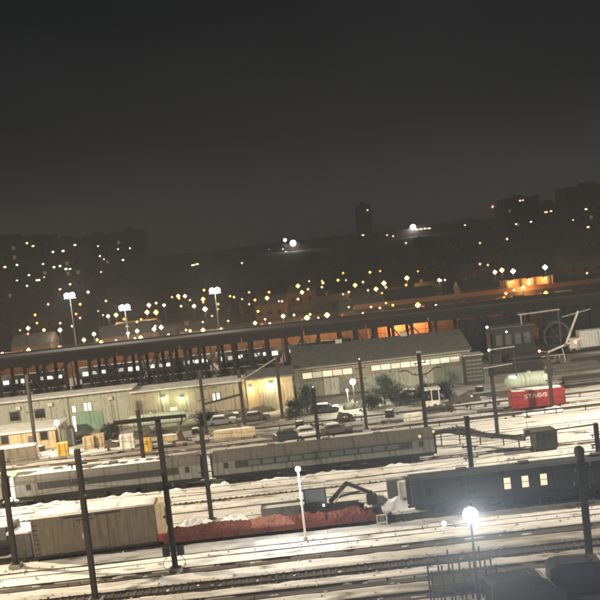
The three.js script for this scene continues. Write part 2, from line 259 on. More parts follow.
function coach(label, cx, z, L, mats, windows, opt = {}) {
  const o = thing('passenger_coach', label, 'train coach', [cx, 0, z], opt.turn || 0);
  const body = part(o, 'body', prism(coachProfile, L), mats.body);
  part(o, 'roof', prism(roofProfile, L - 0.02), mats.roof);
  part(o, 'underframe', bx(-L / 2 + 0.2, L / 2 - 0.2, 0.86, 1.315, -1.42, 1.42), M.under);
  const R = rng(Math.round(cx * 10 + 900));
  for (let i = 0; i < 6; i++) { const w = 1 + R() * 1.6, x = -L / 2 + 6.2 + i * (L - 12.4) / 5.2; part(o, 'equipment_box', cham(x - w / 2, x + w / 2, 0.36, 0.858, -1.4, 1.4, 0.04), M.under); }
  bogie(o, -L / 2 + 3.6); bogie(o, L / 2 - 3.6);
  if (!opt.flat) { for (const s of [-1, 1]) part(o, 'window_band', bx(-L / 2 + 2.6, L / 2 - 2.6, 1.98, 2.80, s * 1.585, s * 1.612), M.band); }
  for (const [x, w, y0, y1, m, nm] of windows) for (const s of [1, -1]) {
    const p = part(o, nm || 'window', cham(x - w / 2, x + w / 2, y0, y1, s * 1.60, s * 1.635, 0.012), m);
    if (opt.sash && s > 0) part(p, 'sash_bar', bx(x - w / 2, x + w / 2, (y0 + y1) / 2 - 0.03, (y0 + y1) / 2 + 0.03, 1.634, 1.65), mats.body);
  }
  for (const e of [-1, 1]) {
    const dr = part(o, 'door', [bx(e * (L / 2 - 1.55) - 0.45, e * (L / 2 - 1.55) + 0.45, 1.32, 2.82, 1.50, 1.625), bx(e * (L / 2 - 1.55) - 0.45, e * (L / 2 - 1.55) + 0.45, 1.32, 2.82, -1.625, -1.50)], mats.door);
    part(dr, 'door_window', bx(e * (L / 2 - 1.55) - 0.26, e * (L / 2 - 1.55) + 0.26, 2.05, 2.75, 1.624, 1.64), M.darkPane);
    part(o, 'gangway', [bx(e * (L / 2 + 0.001), e * (L / 2 + 0.32), 0.95, 3.35, 0.55, 0.75), bx(e * (L / 2 + 0.001), e * (L / 2 + 0.32), 0.95, 3.35, -0.75, -0.55), bx(e * (L / 2 + 0.001), e * (L / 2 + 0.32), 3.352, 3.55, -0.75, 0.75)], M.under);
    part(o, 'end_door', bx(e * (L / 2 + 0.001), e * (L / 2 + 0.04), 1.0, 3.1, -0.45, 0.45), M.greyPaint);
    part(o, 'coupler', bx(e * (L / 2 - 0.3), e * (L / 2 + 0.36), 0.74, 0.93, -0.12, 0.12), M.under);
  }
  return o;
}
const silverMats = { body: M.silver, roof: M.silverRoof, door: M.silver };
const winRow = (L, n, w, m) => Array.from({ length: n }, (_, i) => [-L / 2 + 4 + (L - 8) * (i + 0.5) / n, w, 2.12, 2.68, m]);
const c1 = coach('silver passenger coach at the left, snow along its roof', -24.4, -116.1, 21.6, silverMats, winRow(21.6, 9, 1.3, M.darkPane));
const c0 = coach('silver passenger coach cut by the left photo edge', -49.6, -116.1, 25.6, silverMats, winRow(25.6, 11, 1.3, M.darkPane));
const c2 = coach('silver passenger coach with red and amber marker lights at its right end', 0.75, -116.1, 25.8, silverMats, winRow(25.8, 11, 1.35, M.pane));
for (const [x, w, s] of [[-6.2, 8.6, 3], [2.5, 9, 8]]) { const g = mound(w, 2.1, 0.22, s, 40, 8, 0.5); g.translate(x, 3.74, 0); part(c1, 'roof_snow', g, M.cleanSnow); }
for (const [x, w, s] of [[-9, 5, 13], [6, 6, 18]]) { const g = mound(w, 1.6, 0.14, s, 30, 8, 0.5); g.translate(x, 3.76, 0); part(c2, 'roof_snow', g, M.snow); }
part(c2, 'marker_light', ball(13.0, 3.55, 0.9, 0.13), M.redGlow); part(c2, 'marker_light', ball(11.3, 3.28, 1.5, 0.12), M.amberGlow);
for (const o of [c1, c2]) for (const x of [-6, 0.5, 6.5]) part(o, 'roof_vent', cham(x - 0.45, x + 0.45, 3.8, 4.02, -0.4, 0.4, 0.05), M.silverRoof);
const navyMats = { body: M.navy, roof: M.navyRoof, door: M.navy };
const c3 = coach('dark blue coach with three small lit windows near lamp post', 21.6, -94.6, 26.2, navyMats, [[-4.05, 0.62, 1.95, 3.02, M.windowGlow, 'lit_window'], [-2.35, 0.62, 1.95, 3.02, M.windowGlow, 'lit_window'], [-0.6, 0.62, 1.95, 3.02, M.windowGlow, 'lit_window'], [3.2, 0.8, 1.95, 2.9, M.darkPane], [6.4, 0.8, 1.95, 2.9, M.darkPane], [-7.5, 0.8, 1.95, 2.9, M.darkPane]], { flat: true, sash: true });
for (const x of [-8, -2, 5]) part(c3, 'roof_vent', cham(x - 0.5, x + 0.5, 3.8, 4.05, -0.45, 0.45, 0.05), M.navyRoof);

// snow heaps ploughed up before the coaches
{
  const R = rng(5), spots = [[-31, 6], [-22.5, 5], [-17, 2.6], [-11.5, 2.4], [-5.5, 5], [1.2, 6.5], [9, 3.2]];
  spots.forEach(([x, w], i) => { const g = mound(w, 0.9, 0.42 + R() * 0.2, i * 4 + 1, 30, 8, 0.6); const o = mesh(numbered('snow_heap'), g, M.cleanSnow); o.position.set(x, 0.08, -113.75); o.userData = { label: `ploughed snow heap below the ${x < -12.6 ? 'left' : 'right'} silver coach, ${['leftmost', 'second from left', 'beside its bogie', 'under the coach gap', 'below its first windows', 'below its middle windows', 'near its right bogie'][i]}`, category: 'snow heap', group: 'snow heaps along the coaches' }; scene.add(o); });
}

// ---------------------------------------------------------------- near left: boxcar and shed
{
  const o = thing('boxcar', 'long tan boxcar with pale end and red lower corner', 'freight car', [-21.75, 0, -94.3], 0.06);
  const w = 11.6;
  part(o, 'body', cham(-w / 2, w / 2, 0.55, 4.15, -1.45, 1.45, 0.04), M.beige);
  part(o, 'roof', prism([[-1.47, 4.14], [1.47, 4.14], [1.2, 4.2], [0, 4.26], [-1.2, 4.2]], w), M.snow); for (const [x, ww, k] of [[-3.4, 4.6, 3], [0.6, 3.8, 5], [4, 3.4, 9]]) part(o, 'roof_snow', mound(ww, 2.6, 0.22, k, 20, 8, 0.6).translate(x, 4.2, 0), M.cleanSnow);
  for (const x of [-5.7, 0.4, 5.7]) part(o, 'side_post', bx(x - 0.05, x + 0.05, 0.6, 4.1, 1.45, 1.5), M.beige);
  part(o, 'side_sill', bx(-w / 2, w / 2, 0.36, 0.56, 1.3, 1.52), M.under);
  const dr = part(o, 'sliding_door', cham(-1.3, 1.3, 0.75, 3.85, 1.451, 1.53, 0.02), M.beige); part(dr, 'door_track', bx(-2.8, 2.6, 3.9, 3.98, 1.47, 1.56), M.under); part(dr, 'door_latch', bx(-1.15, -1.0, 1.8, 2.3, 1.531, 1.57), M.galv); for (const x of [-4.6, -3.4, -2.2, 2.2, 3.4, 4.6]) part(o, 'side_rib', bx(x - 0.03, x + 0.03, 0.65, 4.05, 1.45, 1.475), M.beige);
  part(o, 'underframe', bx(-w / 2 + 0.2, w / 2 - 0.2, 0.5, 0.72, -1.2, 1.2), M.under);
  part(o, 'end_panel', bx(w / 2 + 0.001, w / 2 + 0.9, 1.25, 4.1, -1.4, 1.35), M.paleBeige);
  part(o, 'end_corner', bx(w / 2 + 0.001, w / 2 + 0.98, 0.5, 1.249, -1.4, 1.38), M.redPanel);
  part(o, 'air_tank', [(() => { const g = new THREE.CapsuleGeometry(0.3, 1.5, 4, 10); g.translate(w / 2 + 1.25, 2.75, 0.9); return g; })(), bx(w / 2 + 0.9, w / 2 + 1.2, 2.5, 2.6, 0.8, 1)], M.greyPaint);
  part(o, 'brake_wheel', new THREE.TorusGeometry(0.25, 0.03, 6, 16).translate(w / 2 + 1.3, 3.9, 0), M.under);
  for (const bxp of [-3.9, 3.9]) bogie(o, bxp, 0.05);
  for (let i = 0; i < 7; i++) part(o, 'rung', bx(-w / 2 + 0.15, -w / 2 + 0.6, 0.8 + i * 0.45, 0.83 + i * 0.45, 1.46, 1.52), M.under);
  const t = thing('tool_shed', 'small grey shed with snowy roof left of the tan boxcar', 'shed', [-29.17, -94.90], 0);
  t.position.set(-29.19, 0, -95.6);
  part(t, 'wall', cham(-1.0, 1.0, 0, 2.35, -1.2, 1.0, 0.03), M.greyPaint); part(t, 'roof', cham(-1.25, 1.25, 2.352, 2.6, -1.4, 1.2, 0.06), M.cleanSnow);
  part(t, 'door', bx(-0.35, 0.4, 0.05, 1.95, 1.001, 1.03), M.cityGrey); part(t, 'door_handle', bx(0.25, 0.32, 0.95, 1.05, 1.031, 1.07), M.galv);
  part(t, 'downpipe', rod(V(1.12, 0, 0.9), V(1.12, 2.4, 0.9), 0.09), M.white);
  const h = thing('hopper_wagon', 'dark hopper wagon cut by the left edge of the photo', 'freight car', [-33.6, 0, -96.6], 0);
  part(h, 'body', prism([[-1.4, 3.0], [1.4, 3.0], [1.4, 1.8], [0.6, 0.8], [-0.6, 0.8], [-1.4, 1.8]], 7), M.greyPaint); part(h, 'snow_load', mound(6.6, 2.5, 0.5, 31).translate(0, 3.02, 0), M.cleanSnow);
  for (const x of [-3, -1, 1, 3]) part(h, 'rib', bx(x - 0.06, x + 0.06, 1.8, 3.02, 1.4, 1.48), M.under); bogie(h, -2.2, 0.02); bogie(h, 2.2, 0.02);
}

// ---------------------------------------------------------------- red work flatcar with its loads and crane
{
  const x0 = -15.2, x1 = 5.6, z = -93.9;
  const o = thing('flatcar', 'low rusty red work flatcar beside the white lamp post', 'freight car', [0, 0, z]);
  part(o, 'deck', bx(x0, x1, 0.78, 0.92, -1.4, 1.4), M.tie);
  part(o, 'side_sill', bx(x0, x1, 0.5, 0.98, 1.4, 1.5), M.redFrame); part(o, 'side_sill', bx(x0, x1, 0.5, 0.98, -1.5, -1.4), M.redFrame);
  for (let x = x0 + 0.6; x < x1; x += 1.55) part(o, 'stake_pocket', bx(x, x + 0.14, 0.55, 1.12, 1.5, 1.6), M.redFrame);
  for (const x of [x0 + 1.9, x0 + 8, x1 - 7.2, x1 - 1.9]) bogie(o, x, 0.08);
  const piles = [['tarp_covered_load', 'dark red tarp over a long heap on flatcar, leftmost load', -10.8, 8.6, 2.5, 0.62, M.redTarp], ['tarp_covered_load', 'pale orange tarp heap on the middle of the red flatcar', -5.0, 4.6, 2.3, 0.62, M.orangeTarp], ['tarp_covered_load', 'red tarp heap in front of the crane cab', -1.6, 3.6, 2.0, 0.62, M.redTarp], ['tarp_covered_load', 'low red tarp heap under the crane boom', 2.6, 4.6, 2.1, 0.5, M.redTarp]];
  piles.forEach(([n, l, x, w, d, h, m], i) => { const g = mound(w, d, h, i * 7 + 2, 110, 36, 0.7); { const q = g.attributes.position; for (let k = 0; k < q.count; k++) { const X = q.getX(k), Z = q.getZ(k); if (q.getY(k) > 0) q.setY(k, q.getY(k) + 0.22 * Math.abs(perlin.noise(X * 2.3, Z * 2.9, i)) + 0.12 * Math.abs(perlin.noise(X * 6, Z * 6, i + 4)) - 0.06); } g.computeVertexNormals(); } const s = mesh(numbered(n), g, m); s.position.set(x, 0.97, z + 0.15); s.userData = { label: l, category: 'tarp load', group: 'loads on the red flatcar' }; scene.add(s); });
  // crane: cab with windows and a folded boom
  const c = thing('rail_crane', 'black crane cab with folded boom behind the red flatcar', 'crane', [-0.65, 0.0, -96.6]);
  part(c, 'chassis', cham(-1.6, 4.2, 0.75, 1.25, -1.1, 1.1, 0.05), M.under);
  const cab = part(c, 'cab', [bx(-1.1, -0.98, 1.25, 3.4, 0.9, 1.02), bx(0.98, 1.1, 1.25, 3.4, 0.9, 1.02), bx(-1.1, -0.98, 1.25, 3.4, -1.02, -0.9), bx(0.98, 1.1, 1.25, 3.4, -1.02, -0.9), bx(-1.1, 1.1, 1.251, 2.0, -0.9, 0.9), bx(-1.05, 1.05, 3.25, 3.4, -0.9, 0.9)], M.black);
  part(cab, 'cab_window', bx(-0.975, 0.975, 2.0, 3.25, 0.93, 0.96), M.pane); part(cab, 'cab_window', bx(1.01, 1.04, 2.0, 3.25, -0.9, 0.9), M.pane); part(cab, 'seat', cham(-0.4, 0.3, 2.0, 2.75, -0.2, 0.3, 0.06), M.black);
  part(cab, 'roof', cham(-1.2, 1.2, 3.402, 3.52, -1.1, 1.1, 0.04), M.white); part(cab, 'work_light', ball(0.75, 1.65, 1.12, 0.1), M.smallWhiteGlow);
  part(c, 'boom', [bar(V(1.4, 1.6, 0), V(3.2, 3.3, 0), 0.36, 0.4), bar(V(3.1, 3.35, 0), V(5.6, 2.0, 0), 0.32, 0.36), bar(V(1.4, 1.9, 0.05), V(4.4, 2.35, 0.05), 0.16, 0.2)], M.pole);
  part(c, 'hydraulic_ram', rod(V(1.8, 1.5, 0.3), V(2.8, 2.7, 0.3), 0.08), M.galv); part(c, 'grab_bucket', [cham(5.0, 6.0, 1.0, 1.9, -0.5, 0.5, 0.08), bar(V(5.5, 1.9, 0), V(5.5, 2.3, 0), 0.2)], M.pole);
  bogie(c, 0, 0.15); bogie(c, 3, 0.15);
  const sm = mesh('snow_mound', mound(4.4, 2.6, 1.5, 44, 30, 14, 0.3), M.cleanSnow); sm.position.set(6.6, 0.05, -97.8); sm.userData = { label: 'rounded white snow mound between the crane boom and blue coach', category: 'snow heap' }; scene.add(sm);
  const cabn = thing('relay_cabinet', 'tall white relay cabinet at the end of dark blue coach', 'cabinet', [8.20, 0, -97.2]);
  part(cabn, 'case', cham(-0.65, 0.65, 0.15, 2.75, -0.4, 0.4, 0.04), M.white); part(cabn, 'door', bx(-0.5, 0.5, 0.4, 2.5, 0.401, 0.425), M.white); part(cabn, 'vent', bx(-0.3, 0.3, 0.9, 1.2, 0.426, 0.44), M.greyPaint); part(cabn, 'plinth', bx(-0.7, 0.7, 0, 0.15, -0.45, 0.45), M.concrete);
  const dk = thing('switch_cabinet', 'dark grey cabinet standing left of the white relay cabinet', 'cabinet', [7.10, 0, -97.6]);
  part(dk, 'case', cham(-0.6, 0.6, 0.1, 2.9, -0.4, 0.4, 0.04), M.cityGrey); part(dk, 'door', bx(-0.45, 0.45, 0.3, 2.6, 0.401, 0.425), M.cityGrey); part(dk, 'door_handle', bx(0.3, 0.36, 1.2, 1.5, 0.426, 0.46), M.galv);
  const fr = thing('marker_frame', 'small white square track marker by the flatcar end', 'track marker', [5.36, 0, -92.0]);
  part(fr, 'frame', [bx(-0.5, -0.4, 0, 1.15, 0, 0.06), bx(0.4, 0.5, 0, 1.15, 0, 0.06), bx(-0.399, 0.399, 1.05, 1.15, 0, 0.06), bx(-0.399, 0.399, 0.35, 0.45, 0, 0.06)], M.white); part(fr, 'plate', bx(-0.3, 0.3, 0.5, 1.0, 0.01, 0.04), M.greyPaint);
  // grey bins behind the flatcar
  const bin = thing('material_bin', 'long grey material bin with snow, behind the orange tarp', 'bin', [-3.7, 0, -99.4]);
  part(bin, 'case', [bx(-2.4, 2.4, 0.2, 1.6, 0.9, 1.0), bx(-2.4, 2.4, 0.2, 1.6, -1.0, -0.9), bx(-2.5, -2.401, 0.2, 1.6, -1, 1), bx(2.401, 2.5, 0.2, 1.6, -1, 1), bx(-2.4, 2.4, 0.2, 0.4, -0.9, 0.9)], M.greyPaint); part(bin, 'snow_load', bx(-2.38, 2.38, 0.4, 1.35, -0.88, 0.88), M.snow); part(bin, 'skid', bx(-2.3, 2.3, 0, 0.2, 0.3, 0.5), M.under); part(bin, 'skid', bx(-2.3, 2.3, 0, 0.2, -0.5, -0.3), M.under);
  bin.scale.y = 0.72;
  [[-12.6, 3.6, 1.0, 'white snow heap behind the dark red tarp load, near boxcar end'], [-8.8, 3.0, 0.85, 'white snow heap left of the grey material bin'], [0.6, 2.2, 0.7, 'white snow heap behind the crane cab']].forEach(([x, w, h, l], i) => { const m = mesh(numbered('snow_heap'), mound(w, 1.8, h, 60 + i * 5, 24, 10, 0.5), M.cleanSnow); m.position.set(x, 0.05, -97.8); m.userData = { label: l, category: 'snow heap' }; scene.add(m); });
}

// ---------------------------------------------------------------- lamp posts in the yard
function lampPost(label, [x, y, z], h, color, power, glowMat, poleMat, r, turn = 0, double = false) {
  const o = thing('lamp_post', label, 'lamp post', [x, y, z], turn);
  part(o, 'base', rod(V(0, 0, 0), V(0, 0.45, 0), 0.24, 0.18, 12), M.concrete);
  part(o, 'pole', rod(V(0, 0.4, 0), V(0, h, 0), 0.11, 0.08, 10), poleMat);
  const hd = part(o, 'lamp_head', [disc(0, h + r * 0.85, -0.14, r * 0.98, 0.26, 18), rod(V(0, h - 0.05, -0.14), V(0, h + 0.2, -0.14), 0.08)], M.black);
  part(hd, 'lamp_lens', new THREE.SphereGeometry(r, 20, 14).scale(1, 1, 0.55).translate(0, h + r * 0.85, 0.06), glowMat);
  if (double) { part(o, 'bracket', bar(V(0, h - 0.4, 0), V(-1.9, h - 0.15, 0), 0.07), poleMat); const h2 = part(o, 'lamp_head', cham(-2.15, -1.65, h - 0.13, h + 0.15, -0.2, 0, 0.03), M.greyPaint); part(h2, 'lamp_lens', ball(-1.9, h + 0.0, 0.03, 0.17), M.whiteGlow); }
  if (power) light(o, color, power, [0, h + r * 0.85, 0.55 + r * 0.4], 0.25); return o;
}
lampPost('white lamp post with small bright head beside the red flatcar', [-1.88, -89.79].flatMap((v, i) => i ? [0, v] : [v]), 6.6, [1, 0.96, 0.9], 190, M.whiteGlow, M.white, 0.24);
{ // a floodlight turned towards the camera
  const o = lampPost('blazing bluish white lamp on post before the dark blue coach', [10.22, -69.07].flatMap((v, i) => i ? [0, v] : [v]), 6.6, [0.84, 0.93, 1], 0, M.coolGlow, M.black, 0.52, 0, true);
  const sp = new THREE.SpotLight(new THREE.Color().setRGB(0.78, 0.90, 1), 44000, 0, 0.95, 0.5, 2); sp.position.set(0, 7.14, 0.46); sp.target.position.set(-1.5, 7.5, 12); sp.castShadow = true; sp.shadow.radius = 18; sp.name = 'flood_light'; o.add(sp); o.add(sp.target);
}
lampPost('bright lamp on short post by the tan building corner', [-37.56, 0, -146], 4.22, [1, 0.9, 0.7], 110, M.mastGlow, M.pole, 0.36);
lampPost('bright greenish lamp on post before the long shed', [6.83, 0, -156], 3.92, [0.9, 1, 0.72], 200, M.mastGlow, M.pole, 0.42);
lampPost('small lamp on post left of the greenish shed lamp', [5.83, 0, -157], 2.77, [0.9, 1, 0.8], 40, M.smallWhiteGlow, M.poleGrey, 0.16);

// ---------------------------------------------------------------- catenary poles
function hBeam(h, w = 0.34, t = 0.3) { return [bx(-w / 2, w / 2, 0.3, h, -t / 2, -t / 2 + 0.05), bx(-w / 2, w / 2, 0.3, h, t / 2 - 0.05, t / 2), bx(-0.04, 0.04, 0.3, h, -t / 2 + 0.051, t / 2 - 0.051)]; }
function catPole(label, x, z, h, extra) {
  const o = thing('catenary_pole', label, 'catenary pole', [x, 0, z], 0, 'catenary poles of the yard');
  part(o, 'pole', hBeam(h, 0.44, 0.4), M.pole); part(o, 'foundation', cham(-0.55, 0.55, 0, 0.4, -0.55, 0.55, 0.06), M.concrete);
  part(o, 'base_plate', bx(-0.4, 0.4, 0.401, 0.45, -0.4, 0.4), M.pole);
  for (const [y, k] of [[h - 1.2, 1], [h - 2.6, -1], [h * 0.55, 1]]) { part(o, 'crossarm', bx(-0.75, 0.75, y, y + 0.1, 0.21, 0.3), M.pole); part(o, 'insulator', rod(V(0.65 * k, y + 0.1, 0.25), V(0.65 * k, y + 0.42, 0.25), 0.07, 0.05, 8), M.greyPaint); part(o, 'insulator', rod(V(-0.5 * k, y - 0.3, 0.25), V(-0.5 * k, y, 0.25), 0.05, 0.07, 8), M.greyPaint); } part(o, 'cable', rod(V(0.12, 0.5, 0.24), V(0.12, h - 1, 0.24), 0.025, 0.025, 5), M.wire);
  if (extra) extra(o, h); return o;
}
const insul = (o, x, y, z) => part(o, 'insulator', [disc(0, 0, 0, 0.11, 0.05), disc(0, 0, 0.09, 0.11, 0.05), disc(0, 0, 0.18, 0.11, 0.05)].map(g => g.translate(x, y, z)), M.greyPaint);
const arm = (o, y, l, dir = 1, rise = 0.5) => { part(o, 'bracket_arm', [rod(V(0, y, 0.2), V(dir * l, y + rise, 0.2), 0.05), rod(V(0, y + 1.1, 0.2), V(dir * l * 0.92, y + rise * 0.95, 0.2), 0.025)], M.pole); insul(o, dir * l, y + rise - 0.1, 0.15); };
catPole('dark catenary pole at left photo edge, beside the small grey shed', -29.04, -91.63, 11.2);
catPole('dark catenary pole nearest the camera, in front of the tan boxcar', -19.17, -79.69, 12.7, (o, h) => { insul(o, 0.3, 9, 0.2); });
catPole('tallest dark catenary pole with wide top beam and two hanging boxes', -13.30, -85.32, 13.6, (o, h) => {
  part(o, 'top_beam', [prism([[-0.16, 0], [0.16, 0], [0.16, 0.34], [-0.16, 0.34]], 3.6).translate(-1.9, h - 0.15, 0.4), bar(V(-3.7, h - 0.05, 0.4), V(-4.9, h - 0.55, 0.4), 0.22, 0.24), bar(V(-0.1, h + 0.05, 0.4), V(2.5, h - 0.02, 0.4), 0.26, 0.3), bar(V(2.2, h, 0.4), V(2.0, h - 0.75, 0.4), 0.12)], M.pole);
  for (const s of [-1, 1]) { const b = part(o, 'hanging_box', cham(s * 0.62 - 0.3, s * 0.62 + 0.3, 1.55, 2.25, -0.2, 0.3, 0.03), M.black); part(b, 'bracket', bx(Math.min(s * 0.22, s * 0.34), Math.max(s * 0.22, s * 0.34), 1.85, 1.95, 0, 0.08), M.pole); part(o, 'cable_loop', new THREE.TubeGeometry(new THREE.CatmullRomCurve3([V(s * 0.5, 1.55, 0.05), V(s * 0.95, 1.0, 0.2), V(s * 0.85, 0.5, 0.25), V(s * 0.35, 0.42, 0.2)]), 14, 0.03, 5), M.wire); }
  for (const y of [5, 8, 10.5]) insul(o, -0.4, y, 0.1);
});
catPole('dark catenary pole rising between the snowy tracks by the boxcar end', -11.31, -99.55, 9.6, (o, h) => part(o, 'pole_cap', ball(0, h, 0, 0.3, 8), M.pole));
catPole('dark catenary pole in front of the right silver coach windows', 0.38, -117.20, 9.9, (o, h) => part(o, 'top_lamp', ball(0, h + 0.08, 0, 0.08), M.paleWindowGlow));
catPole('dark catenary pole with two curved arms at the coach end', 13.38, -118.84, 12.4, (o, h) => {
  for (const s of [-1, 1]) part(o, 'curved_arm', new THREE.TubeGeometry(new THREE.CatmullRomCurve3([V(0, h - 2.6, 0.25), V(s * 0.9, h - 2.45, 0.25), V(s * 1.7, h - 1.9, 0.25), V(s * 2.5, h - 1.95, 0.25)]), 16, 0.07, 6), M.pole);
  part(o, 'pole_cap', cham(-0.2, 0.25, h, h + 0.25, -0.2, 0.2, 0.04), M.galv);
});
catPole('thick dark catenary pole in front of the blue coach at right', 20.02, -75.72, 9.0, (o, h) => { part(o, 'pole_cap', [ball(0, h + 0.05, 0, 0.42, 12), rod(V(0, h - 0.6, 0), V(0, h, 0), 0.36, 0.4, 12)], M.pole); part(o, 'cover_plate', bx(-0.27, 0.27, 0.6, h - 0.5, 0.21, 0.26), M.pole); });
catPole('dark catenary pole rising behind the blue coach roof', 14.90, -96.68, 8.1, (o, h) => part(o, 'pole_cap', prism([[-0.3, 0], [0.3, 0], [0.25, 0.35], [-0.1, 0.5]], 0.5).translate(0, h, 0), M.pole));
catPole('slim dark catenary pole behind the left silver coach', -20.69, -118.39, 9.4, (o, h) => insul(o, 0, h, 0));
catPole('dark catenary pole before the pale green shed at left', -40.81, -145.03, 12.2);
catPole('dark catenary pole by the yard road, before the shed with wall lamps', -15.84, -145.98, 10.0, (o, h) => arm(o, h - 3, 2.2, 1, 0.3));
catPole('dark catenary pole left of the greenish shed lamp', 7.20, -136.70, 10.1, (o, h) => part(o, 'top_lamp', ball(0, h + 0.1, 0, 0.1), M.paleWindowGlow));
catPole('short dark catenary pole at the right photo edge behind coach', 29.33, -103.43, 5.0, (o, h) => part(o, 'signal_arm', bar(V(0, h - 0.1, 0), V(-9, h - 0.4, 0), 0.12), M.pole));
catPole('dark catenary pole standing before the red trailer', 32.95, -136.33, 8.1, (o, h) => { part(o, 'snowy_base', mound(2.6, 1.8, 0.7, 71, 14, 8).translate(0, 0.2, 0.2), M.cleanSnow); part(o, 'bracket', bar(V(-0.2, 5, 0), V(1.6, 5.2, 0), 0.12), M.pole); });
{ // pair of poles with a sloping brace between them
  const a = [-10.43, -150.67], b = [-4.63, -152.19];
  const o = thing('catenary_portal', 'pair of dark poles joined by sloping white brace before lit workshop', 'catenary portal', [a[0], 0, a[1]]);
  const dx = b[0] - a[0], dz = b[1] - a[1];
  part(o, 'pole', hBeam(8.8, 0.5, 0.45), M.pole); part(o, 'pole', hBeam(10.2, 0.5, 0.45).map(g => g.translate(dx, 0, dz)), M.pole);
  part(o, 'brace', bar(V(0.2, 7.2, 0.3), V(dx, 9.8, dz + 0.3), 0.13), M.galv); part(o, 'lower_beam', bar(V(-5.8, 4.2, 0.3), V(0, 5.1, 0.3), 0.3), M.pole); part(o, 'signal_head', cham(-0.2, 0.25, 7.0, 7.6, 0.25, 0.5, 0.04), M.galv);
  for (const f of [[0, 0], [dx, dz]]) part(o, 'foundation', cham(f[0] - 0.5, f[0] + 0.5, 0, 0.35, f[1] - 0.5, f[1] + 0.5, 0.05), M.concrete);
}
{ // signal gantry on the right
  const o = thing('signal_gantry', 'dark signal gantry with pale crossbars and small lamps near red trailer', 'signal gantry', [22.78, -123.93].flatMap((v, i) => i ? [0, v] : [v]));
  const h = 13.9; part(o, 'pole', hBeam(h, 0.42, 0.4), M.pole); part(o, 'foundation', cham(-0.6, 0.6, 0, 0.4, -0.6, 0.6, 0.06), M.concrete);
  part(o, 'crossbar', bar(V(-0.2, 11.2, 0.3), V(3.1, 11.3, 0.3), 0.13), M.galv); part(o, 'crossbar', bar(V(-1.0, 9.0, 0.3), V(2.6, 9.2, 0.3), 0.13), M.galv); part(o, 'drop_post', bar(V(3.0, 11.2, 0.3), V(3.0, 7.4, 0.3), 0.12), M.pole);
  part(o, 'signal_box', cham(0.25, 1.3, 9.5, 10.6, -0.1, 0.28, 0.04), M.black); part(o, 'relay_box', cham(-0.6, 0.6, 8.0, 8.8, 0.2, 0.7, 0.04), M.black);
  part(o, 'lamp_globe', ball(0, h + 0.12, 0, 0.14), M.smallWhiteGlow); part(o, 'lamp_globe', ball(-0.15, 11.2, 0.5, 0.13), M.smallWhiteGlow); part(o, 'lamp_head', new THREE.CapsuleGeometry(0.16, 0.7, 4, 8).rotateZ(1.4).translate(2.5, 7.5, 0.4), M.paleWindowGlow); part(o, 'lamp_globe', ball(2.3, 13.2, 0.2, 0.1), M.smallWhiteGlow); part(o, 'lamp_bracket', bar(V(0, 13.2, 0.2), V(2.3, 13.1, 0.2), 0.06), M.pole);
}
// contact wires over the tracks
[[-80.75, 8.4, 'nearest track'], [-85.0, 6.5, 'track of the tallest pole'], [-99.6, 8.2, 'track of the grey bin'], [-111.6, 6.4, 'track beside the silver coaches']].forEach(([z, y, w]) => {
  const pts = []; for (let i = 0; i <= 60; i++) { const x = -60 + i * 2; pts.push(V(x, y + 1.1 * (((x + 60) % 40) / 20 - 1) ** 2, z)); }
  const o = thing('overhead_wire', `thin overhead wire above the ${w}`, 'overhead wire', [0, 0, 0]);
  part(o, 'messenger_wire', new THREE.TubeGeometry(new THREE.CatmullRomCurve3(pts), 120, 0.018, 4), M.wire); part(o, 'contact_wire', rod(V(-60, y - 0.25, z), V(60, y - 0.25, z), 0.016, 0.016, 4), M.wire);
});

// ---------------------------------------------------------------- loose snow clods and track litter
{
  const clod = new THREE.IcosahedronGeometry(1, 1), p = clod.attributes.position; for (let i = 0; i < p.count; i++) { const k = 1 + 0.5 * perlin.noise(p.getX(i) * 1.7, p.getY(i) * 1.7, p.getZ(i) * 1.7); p.setXYZ(i, p.getX(i) * k, p.getY(i) * k * 0.6, p.getZ(i) * k); } clod.computeVertexNormals();
  const R = rng(303), spread = (name, n, m, smin, smax, pick) => { const im = new THREE.InstancedMesh(clod, m, n), q = new THREE.Object3D(); for (let i = 0; i < n; i++) { const [x, z] = pick(); q.position.set(x, 0.1 + 0.1 * fbm(x * 0.11, z * 0.3, 0, 4), z); q.rotation.set(R() * 3, R() * 6, R() * 3); const s = smin + (smax - smin) * R() ** 3; q.scale.set(s * (0.8 + R() * 0.8), s, s); q.updateMatrix(); im.setMatrixAt(i, q.matrix); } im.name = name; im.userData = { kind: 'stuff', label: { snow_clods: 'loose snow clods thrown up along the tracks', track_litter: 'dark ballast stones and litter lying on the snow', yard_debris: 'dark debris scattered over the yard road' }[name], category: name === 'snow_clods' ? 'snow clods' : 'litter' }; scene.add(im); };
  spread('snow_clods', 2600, M.snow, 0.04, 0.2, () => { const t = TRACKS[Math.floor(R() * 12)], h = HALF[t.bed] || 0.9; return [-48 + R() * 96, t.z + (R() < 0.5 ? -1 : 1) * (h + 0.15 + R() * R() * 1.2)]; });
  spread('track_litter', 2200, M.ballast, 0.03, 0.11, () => { const t = TRACKS[Math.floor(R() * 15)]; return [-50 + R() * 100, t.z + (R() - 0.5) * 4.2 * R()]; });
  spread('yard_debris', 500, M.tie, 0.05, 0.28, () => [-50 + R() * 90, -133 - R() * 26]);
}

